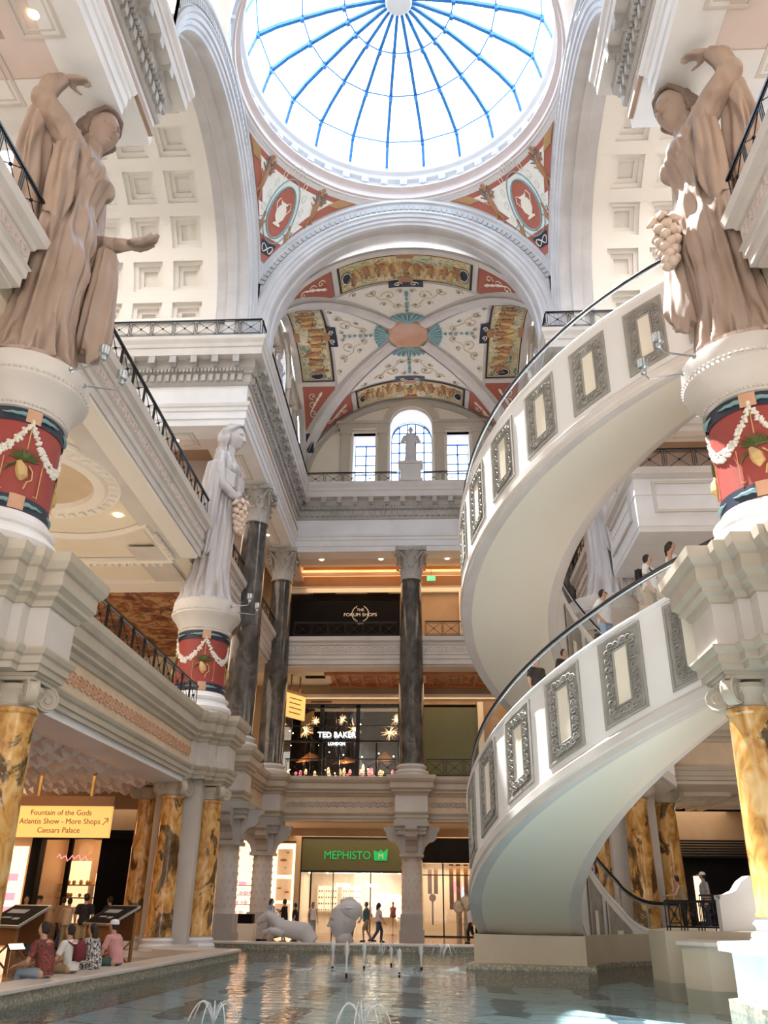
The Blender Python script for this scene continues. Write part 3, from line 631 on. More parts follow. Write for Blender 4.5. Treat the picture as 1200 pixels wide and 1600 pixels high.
# walls below the vault: the lunettes with their windows
def lunette(T, name, far=True):
    # local: x across, y depth (towards outside), z up
    g = lambda x, y, z: T(x, y, z)
    m = MB()
    def prism(pts, y0, y1):
        n_ = len(pts); m.add([g(x, y0, z) for x, z in pts]+[g(x, y1, z) for x, z in pts], [tuple(range(n_))[::-1], tuple(range(n_, 2*n_))]+[(i, (i+1) % n_, n_+(i+1) % n_, n_+i) for i in range(n_)])
    cz = 30.15; N_ = 24
    # wall above the openings, cut round the centre arch
    xs_ = [-7.2+14.4*i/60 for i in range(61)]
    def top(x): return vf(x)+.25
    def bot(x):
        ax = abs(x)
        if ax < 1.38: return cz+math.sqrt(max(0, 1.38**2-ax*ax))
        if 2.35 < ax < 3.8: return 29.75
        return 25.4
    pts = sorted(set([round(x, 3) for x in xs_]+[s_*v for s_ in (-1, 1) for v in (1.379, 1.381, 2.349, 2.351, 3.799, 3.801)]+[1.38*Co(PI*i/20) for i in range(21)]))
    for i in range(len(pts)-1):
        x0, x1 = pts[i], pts[i+1]
        if x1-x0 < .0015: 
            continue
        e = 1e-4; b0, b1 = bot(x0+e), bot(x1-e); 
        q = [(x0, b0), (x1, b1), (x1, max(b1+.02, top(x1))), (x0, max(b0+.02, top(x0)))]
        m.add([g(x, 0, z) for x, z in q]+[g(x, .35, z) for x, z in q], [(0, 1, 2, 3), (7, 6, 5, 4), (0, 4, 5, 1)])
    root = struct(name, m, 'cream')
    m = MB()   # deep window reveals
    arc = [(1.38*Co(PI*i/20), cz+1.38*S(PI*i/20)) for i in range(21)]; o_ = [(1.38, 25.4)]+arc+[(-1.38, 25.4)]
    m.add([g(x, .0, z) for x, z in o_]+[g(x, 1.7, z) for x, z in o_], [(i, i+1, len(o_)+i+1, len(o_)+i) for i in range(len(o_)-1)])
    for s_ in (-1, 1):
        o2 = [(s_*2.35, 25.4), (s_*2.35, 29.75), (s_*3.8, 29.75), (s_*3.8, 25.4)]
        m.add([g(x, .0, z) for x, z in o2]+[g(x, 1.7, z) for x, z in o2], [(i, i+1, 4+i+1, 4+i) for i in range(3)])
    m.build('window_reveal', 'white_stone', root)
    m = MB()   # pilasters, little entablatures, arch mouldings
    old = m
    for s_ in (-1, 1):
        for x in (1.85, 4.3):
            q = [(s_*x-.3, 25.4), (s_*x+.3, 25.4), (s_*x+.3, 29.9), (s_*x-.3, 29.9)]; prism(q, -.22, .0)
            prism([(s_*x-.38, 29.6), (s_*x+.38, 29.6), (s_*x+.38, 29.95), (s_*x-.38, 29.95)], -.3, 0); prism([(s_*x-.38, 25.4), (s_*x+.38, 25.4), (s_*x+.38, 25.9), (s_*x-.38, 25.9)], -.3, 0)
        prism([(s_*1.42, 29.95), (s_*4.8, 29.95), (s_*4.8, 30.3), (s_*1.42, 30.3)], -.32, 0); prism([(s_*1.42, 30.3), (s_*4.9, 30.3), (s_*4.9, 30.48), (s_*1.42, 30.48)], -.45, 0)
    Pn = [(1.4, -.02), (1.4, -.2), (1.62, -.26), (1.9, -.26), (1.95, 0)]
    m.add([g(r*Co(PI*i/24), d, cz+.33+r*S(PI*i/24)-.2) for i in range(25) for r, d in Pn], [(i*5+j, i*5+j+1, (i+1)*5+j+1, (i+1)*5+j) for i in range(24) for j in range(4)])
    Pn = [(.93, 0), (.93, -.12), (.985, -.12), (.985, 0)]
    m.add([g(VA*k*Co(PI*i/40), d, VZ+VB*k*S(PI*i/40)) for i in range(41) for k, d in Pn], [(i*4+j, i*4+j+1, (i+1)*4+j+1, (i+1)*4+j) for i in range(40) for j in range(3)])
    m.build('window_surround', 'olive_stone', root)
    # windows
    def win(x0, x1, z0, z1, arch, nx, nz, nm):
        fr_ = MB(); pn = MB(); cx = (x0+x1)/2; hw = (x1-x0)/2
        bar = lambda xa, xb, za, zb: fr_.add([g(x, y, z) for y in (1.66, 1.76) for x, z in ((xa, za), (xb, za), (xb, zb), (xa, zb))], [(0, 1, 2, 3), (7, 6, 5, 4), (0, 4, 5, 1), (1, 5, 6, 2), (2, 6, 7, 3), (3, 7, 4, 0)])
        zt = z1-hw if arch else z1
        for i in range(nx+1):
            x = x0+(x1-x0)*i/nx; zz = zt+(math.sqrt(max(0, hw*hw-(x-cx)**2)) if arch else 0); bar(x-.045, x+.045, z0, zz)
        for j in range(nz+1):
            z = z0+(z1-z0)*j/nz; h = hw if z <= zt else math.sqrt(max(0, hw*hw-(z-zt)**2))
            if h > .1: bar(cx-h, cx+h, z-.03, z+.03)
        if arch: fr_.tube([g(cx+hw*Co(PI*i/24), 1.7, zt+hw*S(PI*i/24)) for i in range(25)], .06, 5)
        o = struct(nm, fr_, 'blue_steel')
        q = [(x0, z0)]+([(x1, z0)]+[(cx+hw*Co(PI*i/20), zt+hw*S(PI*i/20)) for i in range(21)] if arch else [(x1, z0), (x1, z1), (x0, z1)])
        pn.add([g(x, 1.8, z) for x, z in q], [tuple(range(len(q)))]); pn.build('pane', 'dome_glass', o)
    win(-1.38, 1.38, 25.4, 31.45, True, 5, 8, 'window_1'); win(-3.8, -2.35, 25.4, 29.7, False, 2, 6, 'window_2'); win(2.35, 3.8, 25.4, 29.7, False, 2, 6, 'window_3')
lunette(lambda x, y, z: (x, 47.4+y, z), 'wall_lunette_far')
lunette(lambda x, y, z: (-7.4-y, VY+x, z), 'wall_lunette_left')
lunette(lambda x, y, z: (7.4+y, VY+x, z), 'wall_lunette_right')
# ------------------------------------------------------------------ columns
def leaf(b, a, r0, z0, h, wd, out, cx=0, cy=0):
    pts = [(0, 0), (.02, .35), (.06, .7), (.28, .93), (.55, .95), (.62, .82)]
    vs = []
    for i, (o, hh) in enumerate(pts):
        rr = r0+o*out; ww = wd*(1, 1.05, 1, .85, .6, .25)[i]
        for sg in (-1, 0, 1):
            r_ = rr+(.03 if sg == 0 else 0); x, y = r_*Co(a)-sg*ww*S(a), r_*S(a)+sg*ww*Co(a); vs.append((cx+x, cy+y, z0+hh*h))
    fs = []
    for i in range(len(pts)-1):
        for j in range(2): fs.append((i*3+j, i*3+j+1, i*3+j+4, i*3+j+3))
    b.add(vs, fs)
def corinthian(r, h, ab):
    b = MB().lathe([(r*1.08, 0), (r*1.12, .06), (r*1.0, .12), (r*.98, h*.5), (r*1.25, h*.82), (r*1.35, h*.88)], 28)
    for k in range(8): leaf(b, PI/4*k, r*1.0, .08, h*.36, r*.34, r*.75)
    for k in range(8): leaf(b, PI/4*k+PI/8, r*1.0, .1, h*.64, r*.34, r*.95)
    for k in range(4):
        a = PI/4+PI/2*k; d = Vector((Co(a), S(a), 0)); t = Vector((-S(a), Co(a), 0))
        for sg in (-1, 1):
            b.tube([d*(r*1.1)+t*sg*r*.5+Vector((0, 0, h*.5)), d*(r*1.35)+t*sg*r*.25+Vector((0, 0, h*.7)), d*(r*1.75)+t*sg*.04+Vector((0, 0, h*.86))], [.05, .07, .06], 6)
        c = d*(r*1.72)+Vector((0, 0, h*.76)); b.tube([c+d*(.19*(1-i/16)*Co(i*.6))+Vector((0, 0, .19*(1-i/16)*S(i*.6))) for i in range(14)], .05, 5)
        b.ball(d*0+Vector((Co(PI/2*k)*r*1.5, S(PI/2*k)*r*1.5, h*.88)), .13, 8, 6)
    pts = []
    for k in range(4):
        a = PI/4+PI/2*k; c = Vector((Co(a), S(a)))*ab*1.32; t = Vector((-S(a), Co(a)))*.12; pts += [c-t, c+t]
        for i in range(1, 6):
            u = i/6; a2 = PI/4+PI/2*(k+1); c2 = Vector((Co(a2), S(a2)))*ab*1.32; q = (c+t).lerp(c2-Vector((-S(a2), Co(a2)))*.12, u); pts.append(q*(1-.16*S(PI*u)))
    b.poly([(p.x, p.y) for p in pts], h*.88, h)
    return b
def ionic(r, h):
    b = MB().lathe([(r, 0), (r*1.06, .03), (r*1.0, .06), (r*1.0, h*.3), (r*1.25, h*.55), (r*1.2, h*.7)], 24)
    for k in range(4):
        a = PI/4+PI/2*k; d = Vector((Co(a), S(a), 0)); t = Vector((-S(a), Co(a), 0))
        c = d*(r*1.42)+Vector((0, 0, h*.42)); sp = [c+d*(h*.42*(1-i/22)*Co(-i*.62+2.2))+Vector((0, 0, h*.42*(1-i/22)*S(-i*.62+2.2))) for i in range(21)]
        for sg in (-1, 1): b.tube([p+t*sg*.09 for p in sp], .035, 5)
        b.tube([c-t*.1, c+t*.1], [h*.38, h*.38], 16); b.ball(c, (.09, .09, .09), 8, 5)
    b.box(-r*1.3, r*1.3, -r*1.3, r*1.3, h*.78, h*.9); b.box(-r*1.4, r*1.4, -r*1.4, r*1.4, h*.9, h)
    return b
def base_att(r, h):
    k = h/.6
    return MB().lathe([(r*1.0, h), (r*1.03, h-.06*k), (r*1.16, h-.1*k), (r*1.2, h-.16*k), (r*1.12, h-.22*k), (r*1.08, h-.3*k), (r*1.3, h-.36*k), (r*1.34, h-.44*k), (r*1.28, h-.5*k), (r*1.38, h-.5*k), (r*1.38, 0), (0, 0)], 32)
def column(name, loc, lab, grp, rb, rt, z0, z1, hb, hc, mat, kind, base='stone', capm='grey_stone'):
    t = empty(name, loc, 0, lab, 'column', grp); H = z1-z0
    base_att(rb, hb).build('base', base, t, 'auto')
    MB().lathe([(rb+.03, hb), (rb+.03, hb+.05), (rb, hb+.1), (rb*.985+rt*.015, hb+(H-hb-hc)*.33), (rt, H-hc-.12), (rt+.04, H-hc-.08), (rt+.04, H-hc)], 40).build('shaft', mat, t, 'auto')
    b = corinthian(rt, hc, rt*1.5) if kind == 'c' else ionic(rt, hc)
    o = b.build('capital', capm, t, 'auto'); o.location.z = H-hc; return t
giant = [((0, 46.65), 'tall dark grey marble column standing alone in the middle of the far side'), ((-7.75, 46.65), 'tall dark grey marble column in the far corner beside the covered black shopfront'),
         ((-7.75, 38.3), 'tall dark grey marble column between the far statue and the far corner, nearer of the two there'), ((7.75, 46.65), 'tall dark grey marble column behind the spiral escalator, far corner'), ((7.75, 38.3), 'tall dark grey marble column hidden behind the spiral escalator, nearer one')]
for (x, y), lab in giant: column('marble_column', (x, y, 7.87), lab, 'giant grey marble columns', .70, .60, 7.87, 20.98, .62, 1.95, 'grey_marble', 'c')
# short carved ground floor columns with brackets
for (x, y), lab in (((0, 46.6), 'carved grey stone column with scrolled brackets in front of the shoe shop'), ((-7.75, 46.6), 'carved grey stone column in the far corner at pool level'), ((-7.75, 38.3), 'carved grey stone column at pool level between the yellow columns and the far corner'), ((7.75, 46.6), 'carved grey stone column at pool level behind the escalator foot'), ((7.75, 38.3), 'carved grey stone column at pool level right behind the escalator')):
    t = empty('stone_column', (x, y, 0), 0, lab, 'column', 'carved ground floor columns')
    MB().box(-.62, .62, -.62, .62, 0, .5).box(-.56, .56, -.56, .56, .5, 1.2).build('base', 'grey_stone', t)
    sh = MB().lathe([(.52, 1.2), (.5, 3.9)], 24); 
    for j in range(8):
        for k in range(10):
            a = 2*PI*(k+.5*(j % 2))/10; sh.tube([(.53*Co(a+.11*Co(q)), .53*S(a+.11*Co(q)), 1.5+.31*j+.07*S(q)) for q in [i/6*2*PI for i in range(6)]], .014, 3, True)
    sh.build('shaft', 'stone', t, 'auto')
    c = MB().box(-.56, .56, -.56, .56, 3.9, 4.9).box(-.75, .75, -.75, .75, 4.9, 5.1).box(-.62, .62, -.62, .62, 3.85, 4.0).box(-.9, .9, -.9, .9, 5.3, 5.59).box(-.8, .8, -.8, .8, 5.1, 5.3)
    c.build('capital', 'grey_stone', t)
    br = MB(); pr = [(.5, 4.0), (.62, 4.1), (.7, 4.35), (.9, 4.55), (1.15, 4.62), (1.3, 4.78), (1.32, 5.0), (1.45, 5.12), (1.45, 5.3), (.5, 5.3)]
    for sg in (-1, 1):
        for ax in (0, 1):
            n_ = len(pr); v1 = [((sg*a, e, z) if ax == 0 else (e, sg*a, z)) for e in (-.3, .3) for a, z in pr]; br.add(v1, [tuple(range(n_))[::-1], tuple(range(n_, 2*n_))]+[(i, (i+1) % n_, n_+(i+1) % n_, n_+i) for i in range(n_)])
    br.build('bracket', 'grey_stone', t)
# piers with yellow marble columns
side_words = {(-1, NP): 'near left', (1, NP): 'near right', (-1, FP): 'far left', (1, FP): 'far right'}
for s in (-1, 1):
    for c in (NP, FP):
        m = MB(); X = s*8
        m.box(X-.8, X+.8, c-.8, c+.8, 0, 5.6).box(X-1.66, X+1.66, c-1.0, c+1.0, 0, .17).box(X-1.0, X+1.0, c-1.95, c+1.95, 0, .175)
        struct('wall_pier', m, 'stone')
        struct('wall_pier', MB().box(s*7.2, s*8.9, c-1.45, c+1.45, 7.5, 7.87).box(s*6.5, s*8.9, c-.6, c+.6, 7.5, 7.87).box(s*7.6, s*9.5, c-1.2, c+1.2, 5.6, 7.8), 'olive_stone')
        for dx, dy, wd in ((-s*1.02, 0, 'pool side'), (0, -1.36, 'front side'), (s*1.3, 0, 'arcade side'), (0, 1.36, 'back side')):
            if (s, c) == (1, FP) or True:
                zb = 1.12 if (s, c) == (1, NP) else .18
                column('yellow_column', (X+dx, c+dy, zb), 'yellow marble column with dark veins on the %s of the %s pier' % (wd, side_words[(s, c)]), None, .43, .37, zb, 5.6, .4, .62, 'yellow_marble', 'i', 'white_stone', 'olive_stone')
# painted round pedestals carrying the statues
def drum(s, c, lab):
    t = empty('painted_pedestal', (s*(8.05 if c < 20 else 7.9), c, 7.88), 0, lab, 'pedestal')
    f = lambda a, z: .02*(1 if (int((a/2/PI)*56) % 2) else 0) if abs(z-.28) < .02 else 0
    MB().lathe([(0, 0), (1.22, 0), (1.22, .22), (1.28, .25), (1.33, .35), (1.27, .46), (1.18, .5), (1.12, .62), (1.18, .66), (1.2, .74), (1.1, .8), (1.02, .95)], 64).build('base', 'white_stone', t, 'auto')
    MB().lathe([(.99, .95), (.97, 1.2), (.95, 3.3)], 64).build('drum', 'red_paint', t, True)
    MB().lathe([(1.005, .97), (.985, 1.28)], 64).build('painted_band', 'navy', t, True); MB().lathe([(.972, 2.98), (.968, 3.3)], 64).build('painted_band', 'navy', t, True)
    b = MB()
    for k in range(4):
        a0 = PI/2*k+PI/4
        for zc in (1.12, 3.14):
            for sg in (-1, 1): b.tube([(1.0*Co(a0+sg*(.16+.1*i)), 1.0*S(a0+sg*(.16+.1*i)), zc+.02*(i % 2)) for i in range(6)], [.06, .05, .045, .035, .025, .01], 5)
    b.build('painted_palm', 'leaf' if False else 'paint_teal', t, True)
    b = MB()
    for k in range(4):
        a0 = PI/2*k+PI/4+.0
        for zc in ((.98, 1.3), (2.98, 3.3)): b.grid(lambda u, v: (1.01*Co(a0+(u-.5)*.32), 1.01*S(a0+(u-.5)*.32), zc[0]+(zc[1]-zc[0])*v), 4, 1)
    b.build('painted_rosette', 'terracotta', t)
    g = MB(); rnd = random.Random(5)   # white leaf garlands
    for k in range(4):
        a0 = PI/2*k+PI/4
        for i in range(26):
            u = i/25; a = a0+PI/2*u; z = 3.0-.85*(1-(2*u-1)**2)**1.0; w_ = .075+.04*S(PI*u)
            for _ in range(8): g.ball((.965*Co(a+rnd.uniform(-.04, .04)), 0.965*S(a+rnd.uniform(-.04, .04)), z+rnd.uniform(-w_, w_)), (.045, .045, .035), 5, 4)
    g.build('painted_garland', 'paint_white', t)
    g = MB(); g2 = MB(); g3 = MB()
    for k in range(4):
        a0 = PI/2*k+PI/4; q = lambda x, z, r_=.99: (r_*Co(a0+x), r_*S(a0+x), z)
        g.tube([q(0, 2.95), q(0, 2.2)], .014, 4)
        for i in range(11):
            an = PI*i/10; g2.tube([q(0, 2.12), q(.16*Co(an), 2.12+.12*S(an)), q(.34*Co(an), 2.14+.26*S(an))], [.04, .03, .008], 4)
        for i in range(5): g2.tube([q(0, 2.1), q(-.1-.05*i, 2.0-.02*i), q(-.2-.04*i, 2.0-.06*i)], [.03, .02, .006], 4)
        g3.tube([q(-.12, 2.05), q(-.04, 1.88), q(.0, 1.72), q(-.02, 1.62)], [.05, .13, .12, .03], 8)
        g3.tube([q(.1, 2.0), q(.2, 1.9), q(.22, 1.7), q(.12, 1.62), q(.08, 1.45)], .02, 5)
        for x in (-.42, .42): g.tube([q(x, 1.35), q(x, 2.1)], .012, 4)
        g.tube([q(-.42, 1.38), q(.42, 1.38)], .012, 4)
    g.build('painted_cord', 'paint_gold', t); g2.build('painted_leaves', 'leaf', t); g3.build('painted_fruit', 'paint_gold', t)
    MB().lathe([(.96, 3.3), (1.02, 3.32), (1.0, 3.38), (1.0, 3.5), (1.12, 3.7), (1.16, 3.78), (1.22, 3.86), (1.3, 3.95), (1.34, 4.0), (1.34, 4.06), (1.32, 4.1), (1.34, 4.18), (1.32, 4.55), (1.2, 4.6), (0, 4.6)], 64).build('cap', 'stone', t, 'auto')
    b = MB()
    for k in range(72):
        a = 2*PI*k/72
        for r_, z, sz in ((1.345, 4.1, .035), (1.02, 3.42, .03)): b.ball((r_*Co(a), r_*S(a), z), sz, 5, 4)
    b.build('bead_row', 'stone', t)
    t.rotation_euler.z = {(-1, 15.6): 0, (1, 15.6): .3, (-1, 31.7): -.42, (1, 31.7): 0}[(s, c)]
    return t
drum(-1, 15.6, 'red painted round pedestal under the draped statue nearest on the left')
drum(1, 15.6, 'red painted round pedestal under the statue holding grapes, half lit by sun')
drum(-1, 31.7, 'smaller looking red painted pedestal under the pale far statue')
drum(1, 31.7, 'red painted pedestal hidden behind the spiral escalator')
# floodlights on brackets
def flood(p, a, q, lab):
    t = empty('floodlight', p, 0, lab, 'light', 'floodlights on the pedestals'); P0, A_, Q = Vector((0, 0, 0)), Vector(a), Vector(q)
    MB().tube([P0, A_, Q-Vector((0, 0, .0))], .022, 6).tube([P0, P0+A_*.05], .06, 8).build('bracket', 'steel', t)
    MB().lathe([(0, -.02), (.06, 0), (.06, .1), (.11, .14), (.12, .34), (.10, .34), (.0, .2)], 16, tuple(Q)).build('lamp_head', 'steel', t, 'auto')
for s, c in ((-1, 15.6), (1, 15.6), (-1, 31.7)):
    n1 = {(-1, 15.6): 'the near left pedestal', (1, 15.6): 'the near right pedestal', (-1, 31.7): 'the far left pedestal'}[(s, c)]
    flood((s*6.66, c-.2, 12.15), (-s*.75, 0, -.12), (-s*.85, 0, .02), 'small grey floodlight on an arm at the cap of %s, lower one' % n1)
    flood((s*6.75, c-.75, 12.2), (-s*.7, -.2, -.02), (-s*.78, -.2, .1), 'small grey floodlight on an arm at the cap of %s, upper one' % n1)
# ------------------------------------------------------------------ iron railings
def railing(a, b, z, lab, h=.92, step=1.05, name='iron_railing'):
    a, b = Vector((*a, z)), Vector((*b, z)); L = (b-a).length; an = math.atan2(b.y-a.y, b.x-a.x); t = empty(name, tuple(a), an, lab, 'railing', 'black iron railings')
    k = max(1, round(L/step)); w_ = L/k
    MB().box(0, L, -.035, .035, h-.04, h+.02).build('handrail', 'iron', t); MB().box(0, L, -.02, .02, .06, .10).build('bottom_rail', 'iron', t)
    p = MB()
    for x in (0, .07, w_-.07): p.box(x-.012, x+.012, -.012, .012, 0, h)
    e, f = .09, w_-.09
    for z_ in (.16, h-.1): p.box(e, f, -.01, .01, z_-.012, z_+.012)
    p.tube([(e, 0, .16), (f, 0, h-.1)], .013, 4).tube([(f, 0, .16), (e, 0, h-.1)], .013, 4).ball(((e+f)/2, 0, (h+.06)/2), .05, 8, 6)
    o = p.build('lattice_panel', 'iron', t)
    for i in range(1, k):
        c = o.copy(); col.objects.link(c); c.parent = t; c.location.x = i*w_
for s, wd in ((-1, 'left'), (1, 'right')):
    railing((s*7.95, 4), (s*7.95, NP-1.6), 15.7, 'black iron railing on the third floor beside the raised arm of the near %s statue' % wd)
    if s < 0: railing((s*7.45, NP+1.7), (s*7.45, FP-1.7), 7.87, 'black iron railing along the second floor between the near and far piers, %s side' % wd)
    railing((s*7.9, FP+1.9), (s*7.9, 37.4), 7.87, 'short black iron railing on the second floor behind the far %s pedestal' % wd)
    railing((s*7.9, 39.3), (s*7.9, 45.7), 7.87, 'black iron railing on the second floor between the two dark columns, %s side' % wd)
    railing((s*18, 31.0), (s*6.55, 31.0), 25.4, 'black iron railing on top of the high cornice under the coffered vault, %s side' % wd)
railing((-7.95, NP+.9), (-7.95, FP-1.3), 15.7, 'long black iron railing of the third floor balcony between the two left statues')
railing((-7.95, FP+1.2), (-7.95, 37.5), 15.7, 'black iron railing of the third floor behind the pale far statue')
railing((-7.95, 39.1), (-7.95, 46.8), 15.7, 'black iron railing of the third floor beyond the nearer dark column')
railing((7.95, 33), (7.95, 46.8), 15.7, 'black iron railing of the third floor behind the upper escalator turn')
railing((8.5, 26.7), (18, 26.7), 15.7, 'black iron railing above the white panelled parapet behind the escalator')
railing((8.5, 29.9), (8.5, 26.8), 15.7, 'black iron railing above the short side of the panelled parapet')
for a, b, wd in ((-6.9, -.8, 'in front of the covered black shopfront'), (.8, 6.9, 'beside the middle dark column towards the escalator')):
    railing((a, 46.8), (b, 46.8), 15.7, 'black iron railing of the third floor '+wd); railing((a, 46.75), (b, 46.75), 7.87, 'black iron railing of the second floor '+('in front of the fashion shop' if a < 0 else 'beside the middle column, towards the escalator'))
for a, b, wd in ((-6.6, -.85, 'left of'), (.85, 6.6, 'right of')): railing((a, 46.4), (b, 46.4), 25.4, 'black iron railing on the high far cornice %s the small statue' % wd)
for s in (-1, 1): railing((s*6.55, 31.1), (s*6.55, 46.2), 25.4, 'black iron railing on the high cornice along the %s side of the frescoed arm' % ('left' if s < 0 else 'right'), step=1.2)
# panelled parapet (right side landing)
m = MB().box(8.3, 18, 26.5, 26.6, 13.5, 15.6).box(8.3, 8.38, 26.6, 31.0, 13.5, 15.6).box(8.32, 18, 26.55, 31, 13.3, 13.98)
o = struct('wall_parapet', m, 'white_stone')
b = MB()
for x0, x1 in ((8.9, 12.9), (13.4, 17.4)): 
    for q in ((x0, x1, 14.0, 14.1), (x0, x1, 15.1, 15.2), (x0, x0+.1, 14.101, 15.099), (x1-.1, x1, 14.101, 15.099)): b.box(q[0], q[1], 26.42, 26.5, q[2], q[3])
for q in ((27.2, 30.6, 14.0, 14.1), (27.2, 30.6, 15.1, 15.2), (27.2, 27.3, 14.101, 15.099), (30.5, 30.6, 14.101, 15.099)): b.box(8.22, 8.3, *q)
b.build('panel_moulding', 'stone', o)
# ------------------------------------------------------------------ pool
WZ = .1
m = MB().box(-9, 12, 2, 36, -.32, -.3)
n = NT('pool_floor', (.4, .45, .45), .4)
v = n.coord((1, 1, 1), (0, 0, R(28))); dn = n.n('TexNoise', Scale=1.6, Detail=2); n.l(v, dn.inputs[0]); va = n.n('VectorMath', operation='MULTIPLY_ADD'); n.l(dn.outputs['Color'], va.inputs[0]); va.inputs[1].default_value = (.5, .5, 0); n.l(v, va.inputs[2]); sx = n.n('SeparateXYZ'); n.l(va.outputs[0], sx.inputs[0])
def mth(op, a, b): q = n.n('Math', operation=op); (n.l(a, q.inputs[0]) if not isinstance(a, float) else setattr(q.inputs[0], 'default_value', a)); (n.l(b, q.inputs[1]) if not isinstance(b, float) else setattr(q.inputs[1], 'default_value', b)); return q.outputs[0]
st = mth('LESS_THAN', mth('FLOORED_MODULO', mth('ADD', sx.outputs[0], mth('MULTIPLY', sx.outputs[1], .5)), 2.4), .75); bd = mth('GREATER_THAN', mth('FLOORED_MODULO', sx.outputs[1], 4.2), 1.3); mk = mth('MULTIPLY', st, bd)
ln = mth('LESS_THAN', mth('FLOORED_MODULO', sx.outputs[1], 2.1), .07); mk = mth('MAXIMUM', mk, ln)
n.col(n.ramp(mk, [(0, (.56, .70, .73)), (.5, (.11, .16, .19))], True)); M['pool_floor'] = n.m
struct('floor', m, 'pool_floor')
tag(MB().add([(-6.5, 2, WZ), (12, 2, WZ), (12, 33.7, WZ), (-6.9, 33.7, WZ), (-6.9, 29.1, WZ), (-4.8, 28.3, WZ), (-5.7, 14.5, WZ), (-6.5, 14.1, WZ)], [tuple(range(8))]).build('pool_water', 'water'), 'clear rippled water filling the tiled indoor pool', 'water', kind='stuff')
rp = [(-6.4, 4), (-6.4, 14.2), (-5.75, 14.6), (-4.85, 28.4), (-6.9, 29.2), (-6.9, 33.6), (10.2, 33.6)]
m = MB().sweep([(-.75, -.3), (-.75, .30), (-.7, .35), (.04, .35), (.06, .33), (.06, .28), (0, .27)], rp)
o = struct('trim_24', m, 'rim_top')
MB().sweep([(0.003, .27), (0.003, -.3)], rp, cap=False).build('mosaic_band', 'mosaic', o)
m = MB().poly([(-22, 4), (-6.9, 4), (-6.9, 14.5), (-6.4, 15), (-5.5, 28.7), (-7.5, 29.5), (-7.5, 34.5), (-22, 34.5)], -.02, .002); struct('floor', m, 'floor')
m = MB().box(11.5, 22, -3, 60, -.02, .002).box(-7.5, 22, 34.2, 34.7, -.3, .002); struct('floor', m, 'floor')

railing((9.9, 30.0), (17.9, 30.0), 7.87, 'black iron railing of the second floor seen through the spiral escalator')
